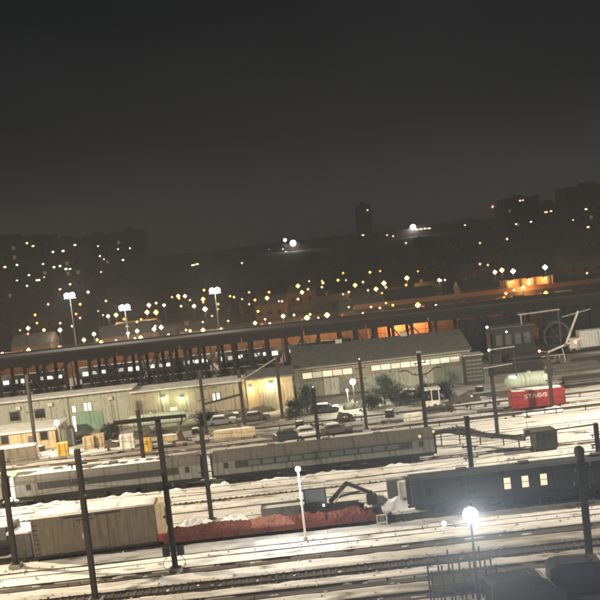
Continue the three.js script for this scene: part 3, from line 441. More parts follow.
// ---------------------------------------------------------------- dark foreground at lower right
{
  const o = thing('steel_rack', 'dark lattice steel rack below the blazing lamp', 'steel rack', [9.41, -69.30].flatMap((v, i) => i ? [0, v] : [v]));
  const nx = 6, w = 4.6;
  for (let i = 0; i <= nx; i++) for (const z of [-2.2, 0]) part(o, 'post', bx(-w / 2 + i * w / nx - 0.06, -w / 2 + i * w / nx + 0.06, 0, 3.2 + (i % 3) * 0.35, z - 0.06, z + 0.06), M.pole);
  for (let k = 0; k < 4; k++) for (const z of [-2.2, 0]) part(o, 'crossbar', bx(-w / 2, w / 2, 0.5 + k * 0.8, 0.6 + k * 0.8, z + 0.061, z + 0.11), M.pole);
  for (let i = 0; i < nx; i += 2) part(o, 'diagonal', bar(V(-w / 2 + i * w / nx, 0.3, 0.12), V(-w / 2 + (i + 1) * w / nx, 3, 0.12), 0.05), M.pole);
  for (let k = 1; k < 3; k++) part(o, 'shelf', bx(-w / 2, w / 2, 0.61 + k * 0.8, 0.65 + k * 0.8, -2.1, -0.1), M.tie);
}
function van(label, [x, y, z], turn) {
  const o = thing('parked_van', label, 'van', [x, y, z], turn, 'vans below the right pole');
  const s = new THREE.Shape(); [[-2.6, 0.45], [2.6, 0.45], [2.6, 1.25], [1.9, 1.45], [1.35, 2.2], [0.9, 2.42], [-2.3, 2.45], [-2.6, 2.25]].forEach((p, i) => i ? s.lineTo(...p) : s.moveTo(...p));
  part(o, 'body', new THREE.ExtrudeGeometry(s, { depth: 1.7, bevelEnabled: true, bevelSize: 0.12, bevelThickness: 0.14, bevelSegments: 3 }).translate(0, 0, -0.85), M.black);
  part(o, 'windshield', bar(V(1.96, 1.6, 0), V(1.5, 2.24, 0), 0.02, 1.5).translate(0.12, 0.04, 0), M.darkPane); for (const q of [-1, 1]) { part(o, 'side_window', bx(0.4, 1.2, 1.6, 2.2, q * 0.995, q * 1.01), M.darkPane); part(o, 'headlight', bx(2.7, 2.74, 0.9, 1.1, q * 0.6 - 0.15, q * 0.6 + 0.15), M.pane); }
  for (const wx of [-1.6, 1.7]) for (const q of [-1, 1]) part(o, 'wheel', disc(wx, 0.36, q * 0.9, 0.36, 0.24), M.under);
  part(o, 'roof_rack', [bx(-2.1, 0.6, 2.66, 2.7, 0.6, 0.64), bx(-2.1, 0.6, 2.66, 2.7, -0.64, -0.6), bx(-1.9, -1.85, 2.56, 2.66, -0.7, 0.7), bx(0.3, 0.35, 2.56, 2.66, -0.7, 0.7)], M.pole);
}
van('dark parked van at the bottom edge, nearer the steel rack', [13.49, 0, -68.6], 0.1);
van('dark parked van in the lower right corner below thick pole', [18.29, 0, -70.4], -0.05);

// ---------------------------------------------------------------- middle distance, right: snow field, plough wagon, red trailer
{
  const font = await new FontLoader().loadAsync('fonts/droid/droid_sans_bold.typeface.json');
  const o = thing('red_trailer', 'red box trailer with white lettering on its side', 'trailer', [(27.83 + 35.27) / 2, 0, -139.3], 0.0);
  const L = 7.5;
  part(o, 'body', cham(-L / 2, L / 2, 0.62, 3.0, -1.2, 1.2, 0.05), M.redVan); part(o, 'roof_snow', mound(L - 0.3, 2.2, 0.16, 3, 30, 8, 0.5).translate(0, 3.03, 0), M.cleanSnow);
  const t = new TextGeometry('STAGG', { font, size: 0.58, depth: 0.02, curveSegments: 3 }); t.computeBoundingBox(); t.scale(1.3, 1, 1); t.translate(-2.0, 1.95, 1.205); part(o, 'lettering', t, M.white);
  part(o, 'chassis', bx(-L / 2 + 0.2, L / 2 - 0.1, 0.5, 0.619, -0.9, 0.9), M.under); part(o, 'rear_door', bx(L / 2 + 0.001, L / 2 + 0.05, 0.7, 2.9, -1.1, 1.1), M.redVan);
  for (const x of [1.5, 2.6]) for (const s of [-1, 1]) part(o, 'wheel', disc(x, 0.48, s * 1.0, 0.46, 0.28), M.under); part(o, 'landing_leg', bx(-2.6, -2.45, 0, 0.5, 0.7, 0.85), M.under); part(o, 'landing_leg', bx(-2.6, -2.45, 0, 0.5, -0.85, -0.7), M.under); part(o, 'drawbar', bx(-L / 2 - 1.0, -L / 2, 0.6, 0.75, -0.1, 0.1), M.under);
  const sh = mesh('snow_heap_001x', mound(3.4, 1.0, 0.5, 91, 20, 8), M.cleanSnow); sh.name = numbered('snow_heap'); sh.position.set(30.17, 0.06, -136.0); sh.userData = { label: 'low snow heap in front of the red trailer', category: 'snow heap', group: 'snow heaps along the coaches' }; scene.add(sh);
  const c = thing('storage_tank', 'pale green horizontal tank behind the red trailer', 'tank', [(29.67 + 36.21) / 2, 0, -151]);
  part(c, 'shell', new THREE.CapsuleGeometry(1.15, 4.4, 6, 18).rotateZ(Math.PI / 2).translate(0, 2.4, 0), M.greenTank); for (const x of [-2, 2]) part(c, 'saddle', bx(x - 0.2, x + 0.2, 0, 1.5, -0.9, 0.9), M.darkConcrete); part(c, 'manhole', rod(V(0.4, 3.45, 0), V(0.4, 3.75, 0), 0.3, 0.3, 12), M.galv);
  // spreader wagon: dark bin with a long curved chute
  const p = thing('dark_bin', 'dark tapered steel bin on the snow above the blue coach', 'bin', [26.42, 0, -115.0], 0.05);
  part(p, 'bin_wall', prism([[-1.1, 0.35], [1.1, 0.35], [1.35, 2.35], [-1.35, 2.35]], 2.5), M.chute); part(p, 'rim', [bx(-1.32, 1.32, 2.352, 2.45, 1.25, 1.4), bx(-1.32, 1.32, 2.352, 2.45, -1.4, -1.25), bx(-1.32, -1.2, 2.352, 2.45, -1.249, 1.249), bx(1.2, 1.32, 2.352, 2.45, -1.249, 1.249)], M.cityGrey); part(p, 'skid', bx(-1.2, 1.2, 0, 0.349, 0.5, 0.8), M.under); part(p, 'skid', bx(-1.2, 1.2, 0, 0.349, -0.8, -0.5), M.under); part(p, 'wheel', disc(-1.75, 0.45, 0.9, 0.28, 0.2), M.under); part(p, 'axle', bar(V(-1.75, 0.45, 0.9), V(-1.1, 0.5, 0.7), 0.08), M.under);
  const cv = thing('conveyor_chute', 'long dark curved chute leading from coach end to dark bin', 'conveyor', [0, 0, 0]);
  const path = new THREE.CatmullRomCurve3([V(14.6, 1.9, -122.5), V(17.5, 1.9, -122.3), V(20.5, 1.35, -120.5), V(23.5, 1.2, -118), V(24.96 - 0.6, 1.5, -115.4)]);
  const seg = []; for (let i = 0; i < 26; i++) { const a = path.getPoint(i / 26), b = path.getPoint((i + 1) / 26), w = 2.6 - 2.0 * smooth(0, 0.55, i / 26); seg.push([a, b, w]); }
  seg.forEach(([a, b, w], i) => { part(cv, 'trough_section', [bar(a, b.clone().lerp(a, -0.02), 0.12, w), bar(a.clone().add(V(0, 0.22, w / 2)), b.clone().add(V(0, 0.22, w / 2)), 0.4, 0.05)], i % 2 ? M.cityDark : M.chute); if (i % 5 === 2) part(cv, 'support_leg', bx(a.x - 0.06, a.x + 0.06, 0, a.y, a.z - 0.06, a.z + 0.06), M.under); });
  part(cv, 'drive_box', cham(24.6, 25.5, 1.5, 2.3, -117.2, -116.4, 0.05), M.cityGrey); part(cv, 'antenna', rod(V(25, 2.3, -116.8), V(25, 3.2, -116.8), 0.03), M.pole);
  // low barrier rails along the snow
  for (const [n, x0, x1, z, y, l] of [['guard_rail', 12, 62, -134.6, 0.75, 'low dark guard rail across the snow below the red trailer'], ['guard_rail', -10, 62, -144.2, 0.8, 'low dark guard rail behind the red trailer and parked cars']]) {
    const g = thing(n, l, 'guard rail', [0, 0, z]); part(g, 'rail', bx(x0, x1, y - 0.12, y + 0.12, -0.05, 0.05), M.tie); for (let x = x0 + 1; x < x1; x += 4) part(g, 'post', bx(x - 0.07, x + 0.07, 0, y + 0.15, -0.13, -0.051), M.tie);
  }
}
// parked cars under snow along the yard road
function car(label, [x, y, z], turn, m, snowy) {
  const o = thing('parked_car', label, 'car', [x, y, z], turn, 'cars parked along the yard road');
  const ex = (pts, d, b) => { const s = new THREE.Shape(); pts.forEach((p, i) => i ? s.lineTo(...p) : s.moveTo(...p)); return new THREE.ExtrudeGeometry(s, { depth: d, bevelEnabled: true, bevelSize: b, bevelThickness: b, bevelSegments: 2 }).translate(0, 0, -d / 2); };
  part(o, 'body', ex([[-2.15, 0.35], [2.15, 0.35], [2.2, 0.7], [1.95, 0.92], [-2.1, 0.98], [-2.2, 0.75]], 1.55, 0.08), m);
  part(o, 'cabin', ex([[-1.75, 1.0], [1.05, 1.0], [0.45, 1.42], [-1.25, 1.46]], 1.35, 0.07), m);
  for (const s of [-1, 1]) { part(o, 'side_window', prism([[-1.5, 1.05], [0.8, 1.05], [0.35, 1.38], [-1.15, 1.4]], 0.02, 'z').translate(0, 0, s * 0.755), M.darkPane); for (const wx of [-1.35, 1.35]) part(o, 'wheel', disc(wx, 0.32, s * 0.76, 0.32, 0.2), M.under); }
  part(o, 'windshield', bar(V(1.14, 1.08, 0), V(0.58, 1.42, 0), 0.02, 1.2).translate(0.04, 0.06, 0), M.darkPane); part(o, 'tail_light', bx(-2.3, -2.27, 0.65, 0.8, 0.5, 0.75), M.redPanel); part(o, 'headlight', bx(2.25, 2.29, 0.6, 0.74, 0.45, 0.75), M.pane);
  if (snowy) { part(o, 'roof_snow', mound(1.9, 1.3, 0.24, x, 14, 8, 0.3).translate(-0.4, 1.5, 0), M.cleanSnow); part(o, 'hood_snow', mound(1.15, 1.4, 0.2, x + 3, 10, 8, 0.3).translate(1.7, 0.98, 0), M.cleanSnow); if (snowy > 1) part(o, 'side_snow', bx(-2.1, 2.0, 0.5, 0.92, 0.86, 0.9), M.cleanSnow); }
}
car('dark green car parked at left of the snowy white car', [-3.50, -137.04].flatMap((v, i) => i ? [0, v] : [v]), 0.4, M.carBody[0], 0);
car('white car buried in snow beside the dark green car', [-0.85, -137.67].flatMap((v, i) => i ? [0, v] : [v]), 0.1, M.carBody[1], 2);
car('brown car with snowy bonnet right of the middle catenary pole', [2.93, -137.68].flatMap((v, i) => i ? [0, v] : [v]), 0.2, M.carBody[2], 1);
car('pale car before the two dark trees of the long shed', [16.23, -160.01].flatMap((v, i) => i ? [0, v] : [v]), 0, M.carBody[1], 1);
car('dark car parked under the lit workshop lamps', [-8.90, -154.76].flatMap((v, i) => i ? [0, v] : [v]), 0.1, M.carBody[2], 1);
car('grey car parked beside the pole pair before the workshop', [-14.23, -154.55].flatMap((v, i) => i ? [0, v] : [v]), 0, M.carBody[3], 1);
car('dark car near small post lamp by the shed', [1.95, -155.10].flatMap((v, i) => i ? [0, v] : [v]), -0.1, M.carBody[0], 1);

// low walls and crates along the road behind the coaches
{
  for (const [px, py, w, h, m, l] of [[235, 439, 6.0, 1.5, M.paleBeige, 'long pale block wall behind the gap between the coaches'], [413, 421, 2.6, 1.1, M.white, 'white concrete block beside the coach end pole'], [168, 443, 3, 1.2, M.tan, 'tan low wall beside the pale green tank']]) {
    const g = [-38.91, -120.08]; const o = thing('concrete_barrier', l, 'barrier', [0, 0, 0]); const q = barrierAt(px, py); o.position.set(q[0], 0, q[1]);
    part(o, 'block', prism([[-0.35, 0], [0.35, 0], [0.2, h], [-0.2, h]], w), m); part(o, 'snow_cap', mound(w, 0.5, 0.16, w, 20, 4).translate(0, h, 0), M.cleanSnow);
  }
  function barrierAt(px) { return { 235: [-11.46, -142.11], 413: [14.10, -140.89], 168: [-21.46, -144.67] }[px]; }
  const yb = (label, [x, z], w, h, d, m, turn = 0, n = 'crate') => { const o = thing(n, label, n, [x, 0, z], turn, 'crates behind the left coach'); part(o, 'case', cham(-w / 2, w / 2, 0.12, h, -d / 2, d / 2, 0.04), m); part(o, 'pallet', bx(-w / 2 + 0.05, w / 2 - 0.05, 0, 0.119, -d / 2 + 0.05, d / 2 - 0.05), M.tie); for (const s of [-0.3, 0.3]) part(o, 'strap', bx(s * w - 0.04, s * w + 0.04, 0.14, h - 0.05, d / 2 + 0.001, d / 2 + 0.02), M.greyPaint); };
  yb('bright yellow upright crate behind the left coach, leftmost yellow one', [-36.31, -142.76], 1.5, 2.1, 1.2, M.yellow, 0.1);
  yb('bright yellow crate between the two poles behind left coach', [-23.82, -139.71], 1.5, 2.0, 1.2, M.yellow, -0.1);
  yb('tan crate beside the green workshop door, left one of pair', [-33.34, -146.71], 1.6, 1.9, 1.3, M.tan, 0); yb('tan crate beside the green workshop door, right one of pair', [-31.99, -147.42], 1.6, 2.0, 1.3, M.tan, 0.1);
  yb('white crate near the pale green tank, left of yellow crate', [-27.14, -143.46], 2.0, 2.2, 1.4, M.white, 0.1); yb('low white crate lying behind the left coach end', [-40.80, -141.10], 3.0, 1.0, 1.4, M.white, 0.15); yb('grey crate standing beside the tan building', [-37.27, -150.94], 1.8, 2.8, 1.4, M.greyPaint, 0);
  const R = rng(77); // pipes lying in snow
  for (const [px, l, txt] of [[0, 7, 'long dark pipe lying above the left coach roof line'], [1, 4, 'short pale pipe lying beside the tan crates']]) { const q = [[-38.84, -140.14], [-30.01, -140.89]][px]; const o = thing('steel_pipe', txt, 'pipe', [q[0], 0.3, q[1]], 0.2); const t = new THREE.CylinderGeometry(0.22, 0.22, l, 14, 1, true).rotateZ(Math.PI / 2); part(o, 'pipe_wall', t, px ? M.galv : M.poleGrey); part(o, 'pipe_support', bx(-0.2, 0.2, -0.3, -0.2, -0.4, 0.4), M.tie); }
  const tk = thing('storage_tank', 'long pale green tank lying behind the tallest pole', 'tank', [-23.57, 0, -152.0], 0.03);
  part(tk, 'shell', new THREE.CapsuleGeometry(0.95, 7.6, 6, 18).rotateZ(Math.PI / 2).translate(0, 2.5, 0), M.greenTank); for (const x of [-3, 0, 3]) part(tk, 'saddle', bx(x - 0.2, x + 0.2, 0, 1.8, -0.8, 0.8), M.darkConcrete); part(tk, 'valve', rod(V(-1, 3.35, 0), V(-1, 3.7, 0), 0.18, 0.18, 10), M.galv);
}

// scrap, pallets and heaps on the trampled ground before the sheds
{
  const R = rng(515), where = [[-41.31, -148.72, 'left of the first yellow crate'], [-29.16, -146.63, 'beside the white crate'], [-20.39, -145.53, 'below the pale green tank'], [-17.80, -149.36, 'before the tan shed'], [-12.99, -159.89, 'under the workshop beam'], [-8.20, -162.45, 'between the workshop poles'], [-2.06, -145.00, 'behind the dark green car'], [4.61, -145.80, 'left of the pole by the greenish lamp'], [6.77, -156.60, 'below the greenish lamp'], [11.21, -145.05, 'before the shed bushes'], [18.63, -145.42, 'right of the glazed hut'], [23.33, -151.27, 'before the louvred kiosk'], [27.01, -158.61, 'right of the louvred kiosk'], [-25.03, -151.08, 'between the yellow crate and the tank']];
  where.forEach(([x, z, l], i) => {
    if (i % 3 === 0) { const o = thing('pallet_stack', `stack of weathered pallets ${l}`, 'pallet stack', [x, 0, z], (R() - 0.5) * 0.8); const n = 4 + Math.floor(R() * 5); for (let k = 0; k < n; k++) part(o, 'pallet', [bx(-0.6, 0.6, k * 0.15 + 0.02, k * 0.15 + 0.05, -0.5, 0.5), bx(-0.6, -0.5, k * 0.15 + 0.051, k * 0.15 + 0.13, -0.5, 0.5), bx(0.5, 0.6, k * 0.15 + 0.051, k * 0.15 + 0.13, -0.5, 0.5), bx(-0.6, 0.6, k * 0.15 + 0.131, k * 0.15 + 0.155, -0.5, 0.5)], k % 2 ? M.tieGrey : M.tie).rotation.y = (R() - 0.5) * 0.12; part(o, 'snow_cap', mound(1.1, 0.9, 0.14, i, 8, 8).translate(0, n * 0.15 + 0.03, 0), M.cleanSnow); }
    else { const o = thing('scrap_heap', `low dark scrap heap dusted with snow ${l}`, 'scrap heap', [x, 0, z], R() * 0.6); const w = 2.4 + R() * 3; part(o, 'heap', mound(w, 1.8 + R(), 0.7 + R() * 0.6, i * 9, 22, 12, 0.9), i % 3 === 1 ? M.ballast : M.tieGrey); for (let k = 0; k < 6; k++) part(o, 'scrap_bar', bar(V((R() - 0.5) * w * 0.8, 0.2, (R() - 0.5)), V((R() - 0.5) * w, 0.6 + R() * 0.8, (R() - 0.5)), 0.07, 0.1), R() < 0.5 ? M.rail : M.galv); part(o, 'snow_cap', mound(w * 0.5, 0.8, 0.25, i * 3, 14, 8, 0.9).translate((R() - 0.5), 0.75, -0.1), M.cleanSnow); }
  });
}

// ---------------------------------------------------------------- sheds
function windowsOn(o, list, z, m, name = 'window') { for (const [x0, x1, y0, y1, mm] of list) { const p = part(o, name, bx(x0, x1, y0, y1, z + 0.002, z + 0.03), mm || m); part(p, 'frame', [bx(x0 - 0.08, x0, y0 - 0.08, y1 + 0.08, z + 0.002, z + 0.08), bx(x1, x1 + 0.08, y0 - 0.08, y1 + 0.08, z + 0.002, z + 0.08), bx(x0, x1, y1, y1 + 0.08, z + 0.002, z + 0.08), bx(x0, x1, y0 - 0.08, y0, z + 0.002, z + 0.08)], M.cityGrey); } }
function wallLamp(o, x, y, z, glowMat, color, power) { const b = part(o, 'wall_lamp', cham(x - 0.25, x + 0.25, y + 0.12, y + 0.3, z + 0.01, z + 0.5, 0.03), M.greyPaint); part(b, 'lamp_lens', ball(x, y, z + 0.3, 0.2), glowMat); light(o, color, power, [x, y - 0.1, z + 0.85], 0.2); }
{
  const z = -163; // long pale shed at left
  const o = thing('pale_shed', 'long pale green metal shed with green door and lit windows', 'shed', [0, 0, z]);
  const xa = -50.70 - 14, xb = -29.17, yt = 6.08;
  for (let x = xa; x < xb - 0.1; x += (xb - xa) / 14) part(o, 'wall_panel', cham(x + 0.015, x + (xb - xa) / 14 - 0.015, 0, yt, -0.2, 0, 0.012), M.greenWall);
  part(o, 'wall', bx(xa, xb, 0, yt - 0.02, -5, -0.21), M.greenWall); part(o, 'roof', prism([[0.5, yt], [0.5, yt + 0.2], [-2.5, yt + 0.3], [-5.3, yt + 0.2], [-5.3, yt]].map(p => [-p[0], p[1]]), xb - xa + 0.6).translate((xa + xb) / 2, 0, 0), M.snow);
  part(o, 'roll_door', bx(-38.61, -34.33, 0.1, 3.2, 0.002, 0.06), M.greenDoor);
  windowsOn(o, [[-39.12, -38.55, 3.3, 4.3], [-37.15, -36.66, 3.3, 4.6], [-36.48, -35.99, 3.3, 4.6]], 0, M.warmWindowGlow, 'lit_window');
  windowsOn(o, [[-49.39, -47.76, 3.0, 4.4], [-45.31, -43.69, 3.0, 4.4]], 0, M.darkPane);
  part(o, 'lit_doorway', bx(-39.17 - 0.1, -39.17 + 0.35, 0.1, 2.6, 0.002, 0.03), M.warmWindowGlow); part(o, 'downpipe', rod(V(-39.71, 0, 0.12), V(-39.71, yt, 0.12), 0.07), M.poleGrey);
  for (const px of [-47.86, -42.61, -32.71]) { part(o, 'vent_hood', cham(px - 0.4, px + 0.4, yt - 1.4, yt - 0.8, 0.002, 0.4, 0.04), M.galv); part(o, 'conduit', rod(V(px, 0.2, 0.06), V(px, yt - 1.4, 0.06), 0.04), M.poleGrey); } part(o, 'gutter', bx(xa, xb, yt - 0.16, yt - 0.002, 0.32, 0.48), M.poleGrey); part(o, 'air_conditioner', cham(-41.34 - 0.6, -41.34 + 0.6, 0.2, 1.2, 0.1, 0.7, 0.04), M.galv);
  const o2 = thing('tan_shed', 'tan metal shed with two greenish wall lamps', 'shed', [0, 0, z + 0.5]);
  const a2 = xb + 0.05, b2 = -10.34, y2 = 5.49;
  for (let i = 0; i < 9; i++) { const x = a2 + i * (b2 - a2) / 9; part(o2, 'wall_panel', cham(x + 0.015, x + (b2 - a2) / 9 - 0.015, 0, y2, -0.2, 0, 0.012), M.tanWall); }
  part(o2, 'wall', bx(a2, b2, 0, y2 - 0.02, -5, -0.21), M.tanWall); part(o2, 'roof', prism([[-0.5, y2], [-0.5, y2 + 0.18], [5.2, y2 + 0.3], [5.2, y2]], b2 - a2 + 0.4).translate((a2 + b2) / 2, 0, 0), M.snow);
  wallLamp(o2, -24.02, 4.08, 0, M.greenGlow, [0.85, 1, 0.5], 14); wallLamp(o2, -20.94, 3.74, 0, M.greenGlow, [0.85, 1, 0.5], 18);
  windowsOn(o2, [[-15.92, -15.52, 2.6, 3.9], [-15.27, -14.78, 2.6, 3.9]], 0, M.paleWindowGlow, 'lit_window'); part(o2, 'door', bx(-26.49, -26.49 + 1.1, 0.1, 2.3, 0.002, 0.05), M.greyPaint);
  part(o2, 'gutter', bx(a2, b2, y2 - 0.16, y2 - 0.002, 0.32, 0.48), M.poleGrey); for (const f of [0.25, 0.6, 0.95]) part(o2, 'downpipe', rod(V(a2 + (b2 - a2) * f, 0, 0.12), V(a2 + (b2 - a2) * f, y2 - 0.15, 0.12), 0.06), M.poleGrey); part(o2, 'kick_board', bx(a2, b2, 0.15, 0.9, 0.002, 0.04), M.cityGrey); part(o2, 'notice_board', bx(a2 + 6, a2 + 7.2, 1.5, 2.4, 0.002, 0.05), M.white);
  const o3 = thing('workshop', 'small workshop front lit yellow by two wall lamps', 'workshop', [0, 0, z + 0.9]);
  const a3 = b2 + 0.06, b3 = -2.73, y3 = 5.53;
  part(o3, 'wall', bx(a3, b3, 0, y3, -10, -0.05), M.tanWall); for (let i = 0; i < 5; i++) { const x = a3 + i * (b3 - a3) / 5; part(o3, 'wall_panel', cham(x + 0.02, x + (b3 - a3) / 5 - 0.02, 0, y3 - 0.03, -0.049, 0.05, 0.012), M.tan); }
  part(o3, 'roof', prism([[-0.5, y3 + 0.001], [-0.5, y3 + 0.25], [10, y3 + 0.4], [10, y3]], b3 - a3 + 0.5).translate((a3 + b3) / 2, 0, 0), M.roofDark); part(o3, 'door', bx(a3 + 2.2, a3 + 4.6, 0.1, 3.2, 0.051, 0.1), M.tanWall);
  wallLamp(o3, -9.68, 4.22, 0.05, M.yellowGlow, [1, 0.8, 0.35], 26); wallLamp(o3, -6.21, 4.49, 0.05, M.whiteGlow, [1, 0.85, 0.5], 42);
  // tan building and fenced store at far left
  const o4 = thing('tan_building', 'low tan building with snowy flat roof at far left', 'building', [0, 0, -151]);
  const a4 = -47.75 - 8, b4 = -39.29, y4 = 2.80; part(o4, 'wall', bx(a4, b4, 0, y4, -8, 0), M.tan); part(o4, 'roof', cham(a4 - 0.3, b4 + 0.3, y4 + 0.001, y4 + 0.3, -8.3, 0.35, 0.04), M.snow); part(o4, 'door', bx(b4 - 4.2, b4 - 3.2, 0.1, 2.2, 0.002, 0.05), M.cityGrey); windowsOn(o4, [[b4 - 8.6, b4 - 7.2, 1.4, 2.6], [b4 - 2.4, b4 - 1.2, 1.4, 2.6]], 0, M.darkPane);
  for (let i = 0; i < 4; i++) part(o4, 'wall_stud', bx(a4 + 8 + i * 3, a4 + 8.15 + i * 3, 0, y4, 0.001, 0.08), M.tan);
  const ct = thing('shipping_container', 'tan shipping container with snowy top at left edge', 'container', [-42.57, 0, -141], 0.1); part(ct, 'case', cham(-3, 3, 0.1, 2.6, -1.2, 1.2, 0.05), M.beige); part(ct, 'snow_cap', mound(5.9, 2.3, 0.25, 61, 24, 8).translate(0, 2.62, 0), M.cleanSnow); part(ct, 'door', bx(3.001, 3.05, 0.2, 2.5, -1.1, 1.1), M.tan); part(ct, 'skid', bx(-2.9, 2.9, 0, 0.099, 0.6, 0.9), M.under);
  // long shed with a lit clerestory
  const zs = -172, s = thing('long_shed', 'long low shed with a strip of lit yellow windows', 'shed', [0, 0, zs]);
  const sa = -2.40, sb = 28.19, ye = 5.2;
  part(s, 'wall', bx(sa, sb, 0, ye, -22, -0.05), M.tanWall); const n = 16; for (let i = 0; i < n; i++) { const x = sa + i * (sb - sa) / n; part(s, 'wall_panel', cham(x + 0.015, x + (sb - sa) / n - 0.015, 0, 2.7, -0.049, 0.04, 0.012), M.greenWall); }
  part(s, 'roof', prism([[-0.6, ye + 0.001], [-0.6, ye + 0.2], [11, ye + 2.6], [22.5, ye + 0.2], [22.5, ye + 0.001]], sb - sa + 0.8).translate((sa + sb) / 2, 0, 0), M.roofDark);
  const lit = []; for (let i = 0; i < 5; i++) lit.push([sa + 1.4 + i * 1.75, sa + 3.05 + i * 1.75, 3.3, 4.3]); for (let i = 0; i < 9; i++) lit.push([10.96 + i * 1.72, 10.96 + 1.62 + i * 1.72, 3.4, 4.3]);
  const dims = [M.clerestoryGlow, M.clerestoryGlow, glow(1, 0.88, 0.5, 0.4), glow(1, 0.84, 0.46, 0.24)], RW = rng(9); windowsOn(s, lit.map(q => [...q, dims[Math.floor(RW() * 4)]]), -0.05, M.clerestoryGlow, 'lit_window'); part(s, 'roof_vent', cham(sa + 8, sa + 9.2, ye + 2.2, ye + 3.2, -11.5, -10.4, 0.06), M.galv); part(s, 'roof_vent', cham(sa + 20, sa + 21.2, ye + 2.2, ye + 3.2, -11.5, -10.4, 0.06), M.galv);
  part(s, 'roll_door', bx(2.56, 5.14, 0.1, 3.0, 0.041, 0.09), M.white); part(s, 'gutter', bx(sa, sb, ye - 0.12, ye, 0.45, 0.62), M.galv);
  const k = thing('dark_kiosk', 'dark louvred kiosk at the right end of the long shed', 'kiosk', [27.64, 0, -167]); part(k, 'wall', cham(-1.5, 1.5, 0, 5.0, -1.5, 1.5, 0.05), M.cityDark); part(k, 'roof', cham(-1.7, 1.7, 5.001, 5.2, -1.7, 1.7, 0.04), M.galv); for (let i = 0; i < 6; i++) part(k, 'louvre', bx(-1.3, 1.3, 0.8 + i * 0.65, 1.1 + i * 0.65, 1.501, 1.56), M.greyPaint);
  const hut = thing('glazed_hut', 'small white framed hut below the long shed', 'hut', [18.27, 0, -151.5]); part(hut, 'wall', [bx(-1.2, 1.2, 0, 0.9, -1, 1), bx(-1.2, -1.05, 0.901, 2.5, 0.85, 1), bx(1.05, 1.2, 0.901, 2.5, 0.85, 1), bx(-0.07, 0.07, 0.901, 2.5, 0.85, 1), bx(-1.2, -1.05, 0.901, 2.5, -1, -0.85), bx(1.05, 1.2, 0.901, 2.5, -1, -0.85)], M.white); part(hut, 'window', bx(-1.05, 1.05, 0.9, 2.4, 0.9, 0.93), M.darkPane); part(hut, 'roof', cham(-1.4, 1.4, 2.501, 2.72, -1.2, 1.25, 0.04), M.white);
}

// ---------------------------------------------------------------- trees
function tree(label, [x, y, z], h, w, seed, leaves = 2600, category = 'tree', trunkShare = 0.25) {
  const R = rng(seed), o = thing(category === 'bush' ? 'dark_bush' : 'evergreen_tree', label, category, [x, y, z]);
  const limbs = [rod(V(0, 0, 0), V(0.1, h * 0.8, 0), 0.02 * h + 0.05, 0.03, 7)], cl = [];
  for (let i = 0; i < 18; i++) { const a = R() * 6.283, t = trunkShare + R() * (0.95 - trunkShare), r = w * (0.35 + 0.65 * Math.sin(Math.PI * Math.min(1, t * 0.85 + 0.15))) * (0.5 + 0.5 * R()), p = V(Math.cos(a) * r, h * t + r * 0.15, Math.sin(a) * r); limbs.push(rod(V(0, h * t * 0.75, 0), p, 0.06, 0.015, 5)); cl.push([p, 0.25 * w + 0.35 * R() * w]); cl.push([p.clone().multiplyScalar(0.6).setY(p.y * 0.9), 0.3 * w]); }
  cl.push([V(0, h * 0.93, 0), 0.3 * w]);
  part(o, 'trunk', limbs, M.bark);
  const pos = []; for (let i = 0; i < leaves; i++) { const [c, r] = cl[Math.floor(R() * cl.length)], d = V(R() - 0.5, (R() - 0.5) * 0.8, R() - 0.5).normalize().multiplyScalar(r * Math.cbrt(R())), p = c.clone().add(d); if (p.y < 0.1) p.y = 0.1; const s = 0.09 + R() * 0.12, u = V(R() - 0.5, R() - 0.5, R() - 0.5).normalize().multiplyScalar(s), v = V(R() - 0.5, R() - 0.5, R() - 0.5).normalize().multiplyScalar(s * 0.8); pos.push(p.x - u.x, p.y - u.y, p.z - u.z, p.x + v.x, p.y + v.y, p.z + v.z, p.x + u.x, p.y + u.y, p.z + u.z); }
  const g = new THREE.BufferGeometry(); g.setAttribute('position', new THREE.Float32BufferAttribute(pos, 3)); g.computeVertexNormals(); part(o, 'crown', g, M.leaf);
}
[['dark evergreen tree right of the greenish lamp, taller of two', 11.51, -156.32, 4.6, 2.4, 1], ['dark evergreen tree before the left end of long shed windows', 13.54, -153.12, 3.6, 2.2, 2], ['low dark bush before the middle of the long shed', 17.69, -155.07, 2.6, 2.2, 3], ['dark tree beside the yellow lit workshop corner', -0.70, -156.77, 4.2, 2.1, 4], ['low dark bush beside the workshop tree', -2.62, -153.53, 2.6, 1.9, 5], ['dark bush at the right end of the long shed row', 21.09, -155.67, 2.4, 1.8, 6], ['dark bush beside the pale car before the long shed', 9.20, -153.19, 2.2, 2.0, 7], ['dark bush next to the green roll door', -31.04, -152.09, 2.2, 1.9, 8], ['dark bush at the foot of the tan shed', -16.54, -155.91, 2.0, 1.8, 9]].forEach(([l, x, z, h, w, s]) => tree(l, [x, 0, z], h, w, s * 31, 2600, /bush/.test(l) && !/tree$/.test(l) && !/dark evergreen|dark tree/.test(l) ? 'bush' : 'tree', h < 3 ? 0.08 : 0.2));

